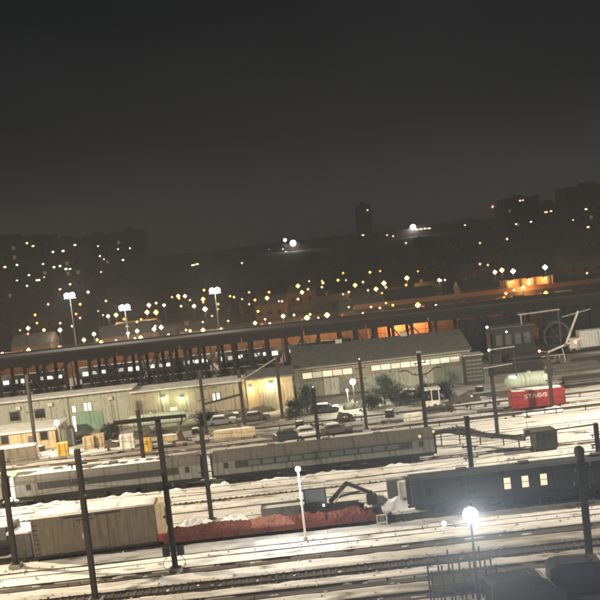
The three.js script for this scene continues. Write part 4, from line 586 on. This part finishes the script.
// ---------------------------------------------------------------- boom lift and heavy plant at right
{
  const z = -176, P = (px, py) => px; // lift stands before the viaduct
  const o = thing('boom_lift', 'white boom lift with folded arms and two red lights', 'boom lift', [0, 0, 0]);
  const a = V(43.15, 2.46, -178.00), b = V(49.65, 4.46, -178.00), c = V(46.29, 3.20, -178.00), d = V(49.19, 9.21, -178.00), p0 = V(41.82, 1.71, -178.00), p1 = V(45.97, 1.79, -178.00), p2 = V(46.10, -0.77, -178.00), p3 = V(41.58, -0.81, -178.00);
  part(o, 'lower_boom', bar(a, b, 0.3, 0.35), M.white); part(o, 'upper_boom', bar(c, d, 0.3, 0.35), M.white); part(o, 'jib', bar(V(46.24, 8.45, -178.00), V(51.36, 9.33, -178.00), 0.14, 0.16), M.galv);
  part(o, 'platform_rail', [bar(p0, p1, 0.1), bar(p1, p2, 0.12), bar(p3, p2, 0.14), bar(p0.clone().lerp(p1, 0.6), p3.clone().lerp(p2, 0.6), 0.1), bar(p0.clone().lerp(p1, 0.8), p3.clone().lerp(p2, 0.8), 0.1), bar(p1, V(45.72, 2.90, -178.00), 0.12)], M.white);
  part(o, 'turntable', [bar(p3.clone().lerp(p2, 0.5), V(p3.x + 1.8, 0.9, p3.z), 0.9, 0.9)], M.cityGrey); part(o, 'chassis', cham(p3.x - 0.6, p3.x + 3.6, 0.5, 1.1, p3.z - 1.1, p3.z + 1.1, 0.06), M.cityGrey); for (const wx of [0.1, 2.9]) for (const s of [-1, 1]) part(o, 'wheel', disc(p3.x + wx, 0.45, p3.z + s * 1.1, 0.45, 0.35), M.under);
  for (const [l, q] of [['red_light', V(41.56, 2.82, -178.00)], ['red_light', V(48.14, 3.72, -178.00)]]) part(o, l, ball(q.x, q.y, q.z + 0.3, 0.24), M.redGlow);
  part(o, 'light_stalk', [bar(V(41.56, 2.82, -178.00), a, 0.08), bar(V(48.14, 3.72, -178.00), b.clone().lerp(a, 0.2), 0.08)], M.galv);
  const w = thing('white_truck', 'white truck roof at the right edge beside boom lift', 'truck', [56.00, 0, -190]); part(w, 'box', cham(-4, 4, 0.9, 4.2, -1.2, 1.2, 0.06), M.white); part(w, 'cab', cham(-6, -4.05, 0.7, 3.0, -1.1, 1.1, 0.1), M.white); part(w, 'windshield', bx(-6.03, -6.0, 1.7, 2.7, -0.95, 0.95), M.darkPane); for (const x of [-5.2, 1.5, 2.9]) for (const s of [-1, 1]) part(w, 'wheel', disc(x, 0.5, s, 0.5, 0.3), M.under); part(w, 'chassis', bx(-5.9, 3.9, 0.55, 0.899, -0.5, 0.5), M.under);
  const wheel = thing('cable_drum', 'huge dark cable drum standing before the viaduct, right part', 'cable drum', [49.31, 0, -196]); part(wheel, 'flange', new THREE.TorusGeometry(2.6, 0.28, 8, 32).translate(0, 3.0, 0.9), M.cityGrey); part(wheel, 'flange', new THREE.TorusGeometry(2.6, 0.28, 8, 32).translate(0, 3.0, -0.9), M.cityGrey); part(wheel, 'core', disc(0, 3.0, 0, 1.6, 1.6, 24), M.tie); for (let i = 0; i < 6; i++) part(wheel, 'spoke', bar(V(0, 3, 0.92), V(2.5 * Math.cos(i * 1.047), 3 + 2.5 * Math.sin(i * 1.047), 0.92), 0.14), M.cityGrey); part(wheel, 'cradle', bx(-1.8, 1.8, 0, 0.5, -1.4, 1.4), M.darkConcrete);
  const gn = thing('dark_machine_house', 'dark boxy machine house under the right end of viaduct', 'machine house', [39.75, 0, -192]); part(gn, 'wall', cham(-4, 4, 0, 6.2, -2, 2, 0.08), M.cityDark); part(gn, 'roof', cham(-4.3, 4.3, 6.201, 6.5, -2.3, 2.3, 0.05), M.cityGrey); for (let i = 0; i < 4; i++) part(gn, 'louvre', bx(-3.4 + i * 1.8, -2.2 + i * 1.8, 3, 5, 2.001, 2.08), M.greyPaint); part(gn, 'beam', bar(V(1.5, 8.4, 1), V(9.5, 8.6, 1), 0.28), M.galv); part(gn, 'beam_post', bar(V(2, 6.5, 1), V(2, 8.4, 1), 0.2), M.galv); part(gn, 'beam_post', bar(V(9.2, 0, 1), V(9.2, 8.5, 1), 0.2), M.cityGrey);
  const R = rng(14); const wordsFor = ['dark skip beside', 'dark stacked girders before', 'dark generator box near', 'dark plate stack beyond', 'dark rail stack below', 'dark lumber stack beside'];
  [[43.35, -154.00], [44.93, -167.88], [37.04, -174.39], [50.02, -172.86], [53.09, -189.91], [41.91, -187.41]].forEach(([x, zz], i) => { const s = thing('girder_stack', `${wordsFor[i]} ${['the red trailer end', 'the boom lift chassis', 'the signal gantry', 'the boom lift platform', 'the white truck', 'the machine house'][i]}`, 'stack', [x, 0, zz], (R() - 0.5) * 0.1); for (let k = 0; k < 3; k++) for (let j = 0; j < 3 - (k > 1 ? 1 : 0); j++) part(s, 'girder', [bx(-4 - R(), 4 + R(), k * 0.55 + 0.05, k * 0.55 + 0.13, j * 0.9 - 1.2, j * 0.9 - 0.6), bx(-4, 4, k * 0.55 + 0.131, k * 0.55 + 0.45, j * 0.9 - 0.95, j * 0.9 - 0.85), bx(-4, 4, k * 0.55 + 0.451, k * 0.55 + 0.52, j * 0.9 - 1.2, j * 0.9 - 0.6)], R() < 0.4 ? M.cityGrey : M.cityDark); });
}

// ---------------------------------------------------------------- viaduct
{
  const z = -212, o = thing('viaduct', 'long dark elevated viaduct on steel bents crossing the photo', 'viaduct', [0, 0, z]);
  const x0 = -130, x1 = 130, deckY = 8.4, top = 9.6;
  for (let x = x0; x < x1; x += 13) { part(o, 'deck_span', bx(x + 0.02, x + 12.98, deckY, top - 0.25, -6, 6), M.trestle); part(o, 'parapet', bx(x + 0.02, x + 12.98, top - 0.249, top + 0.15, 5.6, 6.05), M.parapet); part(o, 'girder', bx(x + 0.1, x + 12.9, 7.4, deckY - 0.001, 5.0, 5.5), M.trestle); part(o, 'girder', bx(x + 0.1, x + 12.9, 7.4, deckY - 0.001, -5.5, -5.0), M.trestle); part(o, 'far_parapet', bx(x + 0.02, x + 12.98, top - 0.249, top + 0.05, -6.05, -5.6), M.parapet); }
  part(o, 'roadway', bx(x0, x1, top - 0.248, top - 0.2, -5.59, 5.59), M.asphalt);
  const bents = [-69, -64, -58.5, -54.5, -50, -45, -41.5, -37.5, -34.5, -31, -28, -25, -22, -18, -15, -11.5, -8, -4, -0.5, 3, 7.5, 11, 15, 18.5, 22.5, 27.5, 33, 38, 44, 49, 55, 60];
  bents.forEach((x, i) => { for (const zz of [4.9, -4.9]) { part(o, 'column', hBeam(7.39, 0.62, 0.6).map(g => g.translate(x, 0, zz)), M.trestle); part(o, 'pedestal', prism([[-1.0, 0], [1.0, 0], [0.6, 1.2], [-0.6, 1.2]], 1.8).translate(x, 0, zz), M.trestle); } part(o, 'cap_beam', bx(x - 0.35, x + 0.35, 6.8, 7.395, -4.5, 4.5), M.trestle);
    const nx = bents[i + 1]; if (nx !== undefined && nx - x < 7 && i % 3 !== 1) { part(o, 'cross_brace', bar(V(x + 0.3, 1.4, 5.0), V(nx - 0.3, 6.6, 5.0), 0.22), M.trestle); part(o, 'strut', bar(V(x + 0.3, 4.1, 5.45), V(nx - 0.3, 4.1, 5.45), 0.18), M.trestle); part(o, 'cross_brace', bar(V(x + 0.3, 6.6, 5.25), V(nx - 0.3, 1.4, 5.25), 0.22), M.trestle); } });
  for (const [xa, xb] of [[32, 46], [50, 62], [64, 84]]) part(o, 'infill_wall', bx(xa, xb, 0, 6.89, 4.2, 4.6), M.trestle);
}
// rust coloured wall behind the viaduct, lit by sodium lamps
{
  const o = thing('retaining_wall', 'long rust brown retaining wall behind the viaduct columns', 'wall', [0, 0, -246]);
  for (let x = -110; x < 110; x += 10) { part(o, 'wall_panel', cham(x + 0.04, x + 9.96, 0, 7.2 + 0.3 * Math.sin(x), -0.6, 0, 0.03), M.brick); part(o, 'pilaster', bx(x - 0.35, x + 0.35, 0, 7.8, 0.001, 0.25), M.brick); }
  const lamps = [-74, -60, -46, -33, -20, -8, 4, 15, 33];
  lamps.forEach((x, i) => { const l = thing('sodium_lamp', `orange sodium lamp on the rust brown wall, ${['first', 'second', 'third', 'fourth', 'fifth', 'sixth', 'seventh', 'eighth', 'ninth'][i]} from the left`, 'wall lamp', [x, 7.6, -245.3], 0, 'sodium lamps on the brown wall'); part(l, 'bracket', bar(V(0, -0.2, -0.6), V(0, 0.1, 0.5), 0.08), M.poleGrey); part(l, 'lamp_head', cham(-0.22, 0.22, 0.1, 0.24, 0.3, 0.9, 0.03), M.poleGrey); part(l, 'lamp_lens', bx(-0.16, 0.16, 0.03, 0.099, 0.35, 0.85), M.orangeGlow); light(l, [1, 0.58, 0.3], 52, [0, -0.15, 1.1], 0.15); });
  const g = thing('lit_garage', 'open garage bay glowing orange below the viaduct deck', 'garage', [21.20, 0, -222]);
  part(g, 'back_wall', bx(-6.5, 7.2, 0, 6.6, -4.2, -4), M.ruddy); part(g, 'side_wall', bx(-6.7, -6.5, 0, 6.6, -4.2, 1), M.ruddy); part(g, 'side_wall', bx(7.2, 7.4, 0, 6.6, -4.2, 1), M.ruddy); part(g, 'roof', bx(-6.8, 7.5, 6.601, 6.85, -4.4, 1.2), M.cityDark); for (let i = 0; i < 8; i++) part(g, 'stud', bx(-6.2 + i * 1.75, -6.05 + i * 1.75, 0, 6.59, -3.999, -3.85), M.ruddy); for (const y of [2.2, 4.2]) part(g, 'rail', bx(-6.4, 7.1, y, y + 0.14, -3.849, -3.75), M.ruddy);
  const gl = part(g, 'ceiling_lamp', cham(-1.2, 1.2, 6.35, 6.55, -1.2, -0.8, 0.02), M.greyPaint); part(gl, 'lamp_lens', bx(-1.1, 1.1, 6.3, 6.349, -1.15, -0.85), M.orangeGlow); light(g, [1, 0.5, 0.17], 300, [-0.3, 6.0, -1], 0.4); light(g, [1, 0.5, 0.17], 170, [4.5, 6.0, -1], 0.3);
}
// lit passenger cars standing under and behind the viaduct
{
  const proto = thing('commuter_car', 'white commuter car with lit windows seen through the viaduct, leftmost', 'train coach', [-62, 0, -226], 0, 'commuter cars behind the viaduct');
  const L = 15; part(proto, 'body', prism(coachProfile.map(([a, b]) => [a * 0.95, b]), L), M.cityGrey); part(proto, 'roof', prism(roofProfile.map(([a, b]) => [a * 0.95, b]), L - 0.1), M.silverRoof); part(proto, 'underframe', bx(-L / 2 + 0.5, L / 2 - 0.5, 0.3, 1.31, -1.2, 1.2), M.under);
  for (let i = 0; i < 7; i++) part(proto, 'lit_window', bx(-L / 2 + 0.9 + i * 2.0, -L / 2 + 2.2 + i * 2.0, 2.0, 2.9, 1.49, 1.54), [M.paleWindowGlow, M.dimPaleGlow, M.paleWindowGlow, M.darkPane, M.dimPaleGlow, M.paleWindowGlow, M.warmWindowGlow][i]);
  [[-44, 'second from the left'], [-29, 'between dense viaduct columns'], [-13, 'below the cross braced bents'], [3, 'right of the cross braced bents']].forEach(([x, t]) => dup(proto, `white commuter car with lit windows seen through the viaduct, ${t}`, [x, 0, -226]));
  for (const [i, x] of [-70, -52, -36, -21, -5].entries()) mast('platform_lamp', `low platform lamp behind the viaduct, ${['first', 'second', 'third', 'fourth', 'fifth'][i]} from the left`, [x, 0, -221.5], 6, [1, 0.9, 0.72], 34, M.floodGlow, Math.PI, 1, 0.6, 'platform lamps behind the viaduct');
}
// high masts beyond the viaduct
[[70, 298, 'tallest high mast lamp beyond the viaduct, at left', 2000], [125, 310, 'high mast lamp beyond the viaduct beside the orange cluster', 1300], [215, 293, 'high mast lamp beyond the viaduct, rightmost of three', 1800]].forEach(([px, py, l, pw], i) => { const q = [[-58.48, 18.81, -256.00], [-44.17, 14.41, -252.00], [-21.45, 16.00, -256.00]][i]; mast('high_mast_lamp', l, [q[0], 0, q[2]], q[1], [1, 0.93, 0.78], pw, M.mastGlow, 0, 2, 1.9, 'high masts beyond the viaduct', undefined, M.black); });

// raised road on the right with sodium lamps
{
  const o = thing('ramp_road', 'raised brown road with parapet behind the viaduct at right', 'road bridge', [0, 0, -266]); const ry = 7.4;
  for (let x = 14; x < 110; x += 8) { part(o, 'parapet', bx(x + 0.02, x + 7.98, ry, ry + 1.2, 4, 4.4), M.brick); part(o, 'deck', bx(x + 0.02, x + 7.98, ry - 1.0, ry - 0.001, -5, 4.6), M.cityDark); part(o, 'pier', bx(x + 3.2, x + 4.8, 0, ry - 1.001, -3, 3), M.darkConcrete); }
  part(o, 'roadway', bx(14, 110, ry, ry + 0.05, -5, 3.99), M.snow);
  const w = thing('lit_facade', 'low facade glowing orange beside the raised road', 'building', [64.47, 0, -281]); part(w, 'wall', bx(-7, 7, 0, 9.4, -6, 0), M.ruddy); for (let i = 0; i < 4; i++) part(w, 'column', bx(-6.5 + i * 4, -5.9 + i * 4, 0, 9.3, 0.001, 0.4), M.cityDark); part(w, 'roof', cham(-7.3, 7.3, 9.401, 9.6, -6.3, 0.6, 0.05), M.cityDark);
  for (const x of [-5, 0, 4.5]) { const h = part(w, 'wall_lamp', cham(x - 0.3, x + 0.3, 9.0, 9.2, 0.4, 1.4, 0.03), M.poleGrey); part(h, 'lamp_lens', bx(x - 0.25, x + 0.25, 8.93, 8.999, 0.8, 1.35), M.orangeGlow); light(w, [1, 0.5, 0.15], 95, [x, 8.7, 1.6], 0.2); }
}

// ---------------------------------------------------------------- the city beyond: street lamps
const LAMPS = [[-88.9,0.0,-315.0,8.5,'w',1],[-87.9,0.0,-321.0,8.5,'w',2],[-71.5,0.0,-295.0,8.5,'w',2],[-79.4,0.0,-329.0,8.5,'w',1],[-70.6,0.0,-307.0,8.5,'w',1],[-76.7,0.0,-347.0,8.5,'w',1],[-55.0,0.0,-263.0,8.5,'w',2],[-77.0,0.0,-381.0,8.5,'w',1],[-69.0,0.0,-349.0,8.5,'w',1],[-65.4,0.0,-339.0,8.5,'w',2],[-113.5,2.7,-541.0,8.5,'w',2],[-119.7,1.0,-477.0,8.5,'w',1],[-51.6,0.3,-427.0,8.5,'w',2],[-48.0,0.2,-421.0,8.5,'w',2],[-42.4,0.0,-387.0,8.5,'w',1],[-36.4,0.0,-343.0,8.5,'w',2],[-30.5,0.0,-319.0,8.5,'w',3],[-41.8,0.0,-351.0,8.5,'w',1],[-57.8,0.0,-383.0,8.5,'w',2],[-50.4,0.0,-371.0,8.5,'w',2],[-65.1,0.0,-339.0,8.5,'w',1],[-48.9,0.0,-279.0,8.5,'w',1],[-44.3,0.0,-253.0,8.5,'w',2],[-42.6,0.0,-257.0,8.5,'w',2],[-38.2,0.0,-257.0,8.5,'w',2],[-36.9,0.0,-261.0,8.5,'w',2],[-39.7,0.0,-235.0,8.5,'w',1],[-26.1,0.0,-263.0,8.5,'w',1],[-19.8,0.0,-397.0,8.5,'w',1],[-16.3,0.0,-319.0,8.5,'w',1],[-20.3,0.0,-353.0,8.5,'w',1],[-6.7,0.0,-317.0,8.5,'w',1],[4.8,0.3,-431.0,8.5,'w',1],[3.4,0.0,-371.0,8.5,'w',1],[8.7,0.0,-375.0,8.5,'w',1],[10.1,0.2,-421.0,8.5,'w',1],[19.5,0.1,-407.0,8.5,'w',1],[13.8,0.0,-317.0,8.5,'w',1],[16.1,0.0,-325.0,8.5,'w',1],[-19.0,0.0,-257.0,8.5,'w',1],[-9.2,0.0,-249.0,8.5,'w',1],[-4.7,0.0,-253.0,8.5,'w',2],[-1.9,0.0,-253.0,8.5,'w',1],[-25.3,0.0,-283.0,8.5,'w',1],[-25.7,0.0,-311.0,8.5,'w',1],[24.5,0.0,-379.0,8.5,'w',1],[28.6,0.0,-329.0,8.5,'w',1],[22.2,0.0,-323.0,8.5,'w',1],[47.4,0.0,-337.0,8.5,'w',2],[48.8,0.0,-333.0,8.5,'w',1],[76.3,0.2,-417.0,8.5,'w',1],[76.9,0.1,-403.0,8.5,'w',1],[73.4,0.0,-341.0,8.5,'w',3],[84.9,0.0,-343.0,8.5,'w',3],[83.5,0.0,-289.0,8.5,'w',1],[47.8,0.0,-335.0,8.5,'w',1],[19.3,0.0,-245.0,8.5,'w',1],[75.9,7.9,-681.0,8.5,'w',1],[110.1,4.5,-595.0,8.5,'w',1],[128.5,4.9,-605.0,8.5,'w',1],[-35.3,7.0,-659.0,8.5,'w',1],[-78.3,0.0,-303.0,8.5,'y',2],[-54.3,0.0,-247.0,8.5,'y',2],[-36.9,0.0,-383.0,8.5,'y',2],[-51.8,0.0,-337.0,8.5,'y',3],[-63.0,0.0,-341.0,8.5,'y',2],[-38.3,0.0,-235.0,8.5,'y',2],[-28.4,0.0,-243.0,8.5,'y',1],[-27.0,0.0,-239.0,8.5,'y',2],[-23.7,0.0,-237.0,8.5,'y',2],[-11.2,0.0,-343.0,8.5,'y',2],[-0.2,0.1,-403.0,8.5,'y',2],[1.0,0.0,-355.0,8.5,'y',2],[-11.4,0.0,-241.0,8.5,'y',2],[1.2,0.0,-239.0,8.5,'y',3],[6.1,0.0,-241.0,8.5,'y',3],[20.5,0.0,-363.0,8.5,'y',2],[30.3,0.0,-355.0,8.5,'y',3],[25.0,0.0,-325.0,8.5,'y',2],[40.6,0.0,-373.0,8.5,'y',3],[72.5,0.0,-355.0,8.5,'y',3],[-64.9,0.0,-235.0,8.5,'y',2],[-64.9,0.0,-235.0,8.5,'y',2],[-87.1,0.6,-451.0,8.5,'y',1],[-54.0,0.2,-425.0,8.5,'y',1],[-91.2,0.0,-345.0,8.5,'y',1],[22.1,0.0,-259.0,8.5,'y',1],[10.0,0.1,-405.0,8.5,'y',1],[-26.5,0.0,-383.0,8.5,'y',1],[-98.4,0.5,-449.0,8.5,'y',1],[-50.2,0.0,-243.0,8.5,'y',1],[12.4,0.0,-259.0,8.5,'y',1],[16.6,0.1,-415.0,8.5,'y',1],[-48.3,0.0,-293.0,8.5,'y',1],[2.1,0.0,-249.0,8.5,'y',1],[32.6,0.5,-449.0,8.5,'y',1],[-12.1,0.0,-281.0,8.5,'y',1],[-34.1,0.2,-417.0,8.5,'y',1],[-42.6,0.6,-451.0,8.5,'y',1],[22.9,0.0,-249.0,8.5,'y',1],[-24.4,0.0,-373.0,8.5,'y',1],[-47.9,0.0,-331.0,8.5,'o',3],[35.3,0.0,-329.0,8.5,'o',1],[28.2,0.0,-241.0,8.5,'o',3],[63.3,0.0,-275.0,8.5,'o',3],[58.4,0.0,-261.0,8.5,'o',3],[50.9,0.0,-247.0,8.5,'o',2],[57.8,0.0,-235.0,8.5,'o',2],[-47.7,0.0,-235.0,8.5,'o',2],[24.8,0.0,-301.0,8.5,'o',1],[17.6,0.0,-251.0,8.5,'o',1],[-27.8,0.0,-339.0,8.5,'o',1],[-15.2,0.0,-339.0,8.5,'o',1],[-84.6,0.0,-377.0,8.5,'o',1],[21.3,0.8,-465.0,8.5,'o',1],[-80.5,0.0,-293.0,8.5,'o',1],[-55.5,0.0,-313.0,8.5,'o',1],[-34.9,0.0,-361.0,8.5,'o',1],[50.0,0.1,-415.0,8.5,'o',1],[-49.4,0.1,-411.0,8.5,'o',1],[-11.4,0.0,-381.0,8.5,'o',1],[-39.3,0.0,-267.0,8.5,'o',1],[-48.6,0.0,-303.0,8.5,'o',1],[37.2,0.5,-449.0,8.5,'o',1],[-106.9,0.1,-403.0,8.5,'o',1],[-56.4,0.0,-393.0,8.5,'p',1],[-5.7,0.0,-315.0,8.5,'p',1],[-0.6,0.0,-317.0,8.5,'p',1],[54.7,0.0,-255.0,8.5,'p',1],[68.4,0.0,-347.0,8.5,'p',2]];
{
  const kinds = { w: ['white', M.warmWhiteGlow], y: ['yellow', M.yellowGlow], o: ['orange', M.orangeGlow], p: ['pinkish', M.pinkGlow] }, protos = {};
  LAMPS.forEach(([x, y, z, h, k, s]) => {
    const r = clamp(-z * (0.0005 + 0.00062 * s) * (0.8 + 0.4 * Math.abs(Math.sin(x * 7.1))), 0.25, k === 'w' && s === 3 ? 1.0 : 0.8), key = k + s;
    const o = thing('street_lamp', `${['', 'faint', 'bright', 'brightest'][s]} ${kinds[k][0]} street lamp in the dark city beyond the viaduct`, 'street lamp', [x, y - 0.1, z], 0, `${['', 'faint', 'bright', 'brightest'][s]} ${kinds[k][0]} street lamps of the city`);
    part(o, 'pole', rod(V(0, 0, 0), V(0, h - r * 0.8, 0), 0.09, 0.06, 6), M.black); part(o, 'lamp_globe', new THREE.OctahedronGeometry(r * 1.15).translate(0, h, 0), k === 'w' && s === 3 ? M.smallWhiteGlow : k === 'w' && s === 1 ? M.faintGlow : kinds[k][1]); if (s > 1 && -z < 420) light(o, { w: [1, 0.78, 0.5], y: [1, 0.6, 0.2], o: [1, 0.42, 0.1], p: [1, 0.5, 0.4] }[k], s > 2 ? 260 : 120, [0, h - r * 0.6, 1.9], 0.3); part(o, 'lamp_cap', new THREE.ConeGeometry(r * 0.5, r * 0.3, 6).translate(0, h + r * 1.2, 0), M.poleGrey);  // octahedral globe: the lens sparkle of each lamp is put into its shape
  });
}
// ---------------------------------------------------------------- the city beyond: buildings
function block(label, x0, x1, z, yTop, depth, m, lights, opt = {}) {
  const o = thing(opt.name || 'city_block', label, 'building', [(x0 + x1) / 2, terrainY(-z) - 2, z]), base = terrainY(-z) - 2, w = (x1 - x0) / 2, H = yTop - base;
  part(o, 'wall', bx(-w, w, 0, H, -depth, 0), m); part(o, 'parapet', bx(-w - 0.4, w + 0.4, H + 0.001, H + 1.0, -0.1, 0.5), m); part(o, 'parapet', bx(-w - 0.4, w + 0.4, H + 0.001, H + 1.0, -depth - 0.5, -depth), m); part(o, 'roof_house', cham(-w * 0.3, w * 0.2, H + 0.001, H + 3.2, -depth * 0.6, -depth * 0.3, 0.1), m);
  const xc = (x0 + x1) / 2; for (const [lx, ly, s] of lights) { const q = Math.abs(Math.sin(lx * 3.7 + ly)), pw = 0.42 + 0.25 * q; part(o, 'lit_window', bx(lx - xc - pw * s, lx - xc + pw * s, ly - base - 0.3 - 0.3 * q, ly - base + 0.4, 0.01, 0.2), q < 0.35 ? M.farWindowGlow : q < 0.7 ? M.dimWindowGlow : M.amberWindowGlow); }
  const R = rng(Math.round(x0 * 7 + 5000)); const nf = Math.floor(H / 6), nw = Math.floor(w / 3); for (let f = 1; f < nf; f++) for (let i = 0; i < nw; i++) if (R() < 0.6) part(o, 'dark_window', bx(-w + 3 + i * 6, -w + 5 + i * 6, f * 6, f * 6 + 2.2, 0.01, 0.08), R() < 0.2 ? M.faintWindow : M.darkPane); for (let f = 1; f < nf; f++) part(o, 'floor_band', bx(-w, w, f * 6 - 1.4, f * 6 - 1.0, 0.0, 0.25), m);
  return o;
}
block('broad dark apartment block with scattered lit windows at far left', -206.13, -156.35, -640, 47.15, 30, M.cityDark, [[-185.0,29.9,1.30],[-177.2,30.3,1.20],[-178.4,20.8,1.00],[-170.4,23.1,1.00],[-172.5,16.3,0.90],[-169.1,43.5,1.00],[-165.5,41.2,1.50],[-160.6,29.1,1.50],[-165.1,19.3,2.20],[-161.0,20.8,0.80]]);
block('dark apartment block with a row of lit windows left of twin towers', -146.35, -127.57, -600, 41.41, 26, M.cityGrey, [[-144.3,26.5,1.00],[-140.6,26.7,1.00],[-137.3,24.5,1.40],[-134.9,24.3,1.40],[-143.8,35.5,1.00],[-137.7,35.4,1.30],[-130.2,38.2,1.40],[-142.3,13.0,1.00],[-136.0,15.3,1.00]]);
block('dark twin tower block, left one, with a few lit windows', -146.76, -126.66, -700, 44.42, 24, M.cityDark, [[-136.0,37.5,1.00],[-135.5,30.4,0.80],[-136.1,19.3,1.20],[-133.0,28.0,0.60]]);
block('dark twin tower block, right one, with three lit windows', -128.85, -107.45, -720, 45.39, 24, M.cityDark, [[-123.3,25.8,1.50],[-117.3,33.8,0.80],[-125.9,34.1,0.70]]);
block('low long building with a bright lit sign strip on roof', -116.06, -63.82, -800, 18.28, 30, M.cityDark, [[-81.9,15.6,2.00],[-78.7,16.0,2.00],[-77.6,-2.2,0.60]]);
block('wide building with a cluster of brilliant roof lamps, centre skyline', -35.27, 32.71, -900, 20.56, 40, M.cityDark, [[-15.0,16.4,2.20],[-7.8,16.5,2.20],[-10.2,19.5,1.20],[-22.7,20.8,1.20],[3.9,16.1,1.00]]);
block('slender dark tower with two white lights on the skyline', 65.20, 80.30, -1000, 53.02, 16, M.cityDark, [[76.7,47.9,1.10],[69.6,23.7,1.80]], { name: 'skyline_tower' });
block('flat roofed hall with a long lit edge right of the slender tower', 85.02, 160.53, -950, 24.02, 50, M.cityGrey, [[88.8,21.4,1.00],[94.4,19.8,1.00],[117.6,23.4,2.20],[121.5,23.5,2.20],[125.3,23.5,2.20],[129.1,23.4,2.20],[105.9,11.9,1.00]]);
block('low pale building beside the red tipped chimney', 161.57, 178.75, -950, 25.73, 20, M.cityGrey, [[163.4,22.7,1.20]]);
block('dark tower block with a lit sign near its top, right skyline', 174.40, 203.31, -820, 40.17, 26, M.cityDark, [[187.8,38.3,1.20],[190.2,38.3,1.20],[182.7,19.6,1.00],[195.0,19.9,1.50]]);
block('dark broad tower block behind lit sign tower', 213.67, 235.44, -860, 33.43, 26, M.cityDark, [[218.2,26.6,2.00],[222.5,27.0,1.40]]);
block('tallest dark tower block at the right edge', 192.71, 233.02, -700, 41.43, 30, M.cityDark, [[205.6,25.8,1.20],[205.9,13.2,1.30],[195.9,19.2,0.80],[205.5,2.0,1.40],[211.1,1.3,1.40]]);
{ // bright roof lamps on the skyline
  for (const [x, y, z, l, r] of [[-0.63, 23.84, -898.00, 'brilliant roof lamp of the centre skyline cluster', 2.5], [-7.46, 27.29, -898.00, 'smaller roof lamp left of the brilliant skyline lamp', 1.2], [113.87, 26.21, -948.00, 'brilliant lamp at the left end of lit hall roof', 2.4]]) {
    const o = thing('roof_lamp', l, 'roof lamp', [x, y, z]); part(o, 'lamp_globe', ball(0, 0, 0, r, 10), M.whiteGlow); part(o, 'post', rod(V(0, -9, 0), V(0, -r * 0.8, 0), 0.3, 0.25, 6), M.cityGrey);
  }
  const c = thing('chimney', 'slim pale chimney with red light on the right skyline', 'chimney', [183.47, 0, -900]); const ct = 35.15; part(c, 'stack', rod(V(0, 5, 0), V(0, ct, 0), 3.2, 2.2, 14), M.concrete); part(c, 'red_light', ball(-2.4, ct + 1.4, 0, 0.9), M.redGlow); part(c, 'light_post', rod(V(-2.1, ct - 0.5, 0), V(-2.4, ct + 0.7, 0), 0.2), M.poleGrey);
}
{ // low houses and sheds, dark, on the slope
  const R = rng(2024), spots = [];
  for (let i = 0; i < 90; i++) { const d = 292 + Math.pow(R(), 1.3) * 620, x = (R() - 0.5) * 2 * d * 0.36; if (spots.some(([a, b]) => Math.hypot(a - x, b - d) < 17)) continue; spots.push([x, d]); }
  const protos = [];
  for (let k = 0; k < 4; k++) {
    const o = thing('dark_house', 'low dark house with snowy roof in the city beyond', 'house', [0, 0, 0], 0, 'dark low houses of the city'); const w = 9 + k * 2.5, d = 9 + k, h = 4 + (k % 2) * 1.2;
    part(o, 'wall', bx(-w / 2, w / 2, -1.5, h, -d / 2, d / 2), k % 2 ? M.brick : M.cityDark); part(o, 'roof', prism([[-d / 2 - 0.4, h + 0.001], [d / 2 + 0.4, h + 0.001], [0, h + 2 + (k % 2)]], w + 0.6), k % 2 ? M.roofDark : M.cityGround);
    for (let i = 0; i < 3; i++) part(o, 'window', bx(-w / 2 + 1 + i * w / 3.2, -w / 2 + 2.2 + i * w / 3.2, 1.6, 2.9, d / 2 + 0.002, d / 2 + 0.05), M.darkPane); part(o, 'door', bx(w / 2 - 2, w / 2 - 1.1, -0.1, 2.0, d / 2 + 0.002, d / 2 + 0.05), M.cityGrey); part(o, 'chimney', bx(-w * 0.3, -w * 0.3 + 0.9, h + 0.4, h + 3.1, -0.4, 0.5), M.brick); protos.push(o);
  }
  spots.forEach(([x, d], i) => { const o = i < 4 ? protos[i] : dup(protos[i % 4], '', [0, 0, 0]); const hk = i % 2 ? 'brick red' : 'dark grey', hw = x < -60 ? 'left' : x > 60 ? 'right' : 'middle', hd = d < 420 ? 'near' : 'far'; o.userData.label = `low ${hk} house with gabled roof in the ${hd} ${hw} part of the city`; o.userData.group = `${hd} ${hk} houses, ${hw}`; o.position.set(x, terrainY(d), -d); o.rotation.y = (R() - 0.5) * 0.7; });
}

scene.traverse(o => { if (o.isMesh) { o.castShadow = true; o.receiveShadow = true; } });
renderer.render(scene, camera);
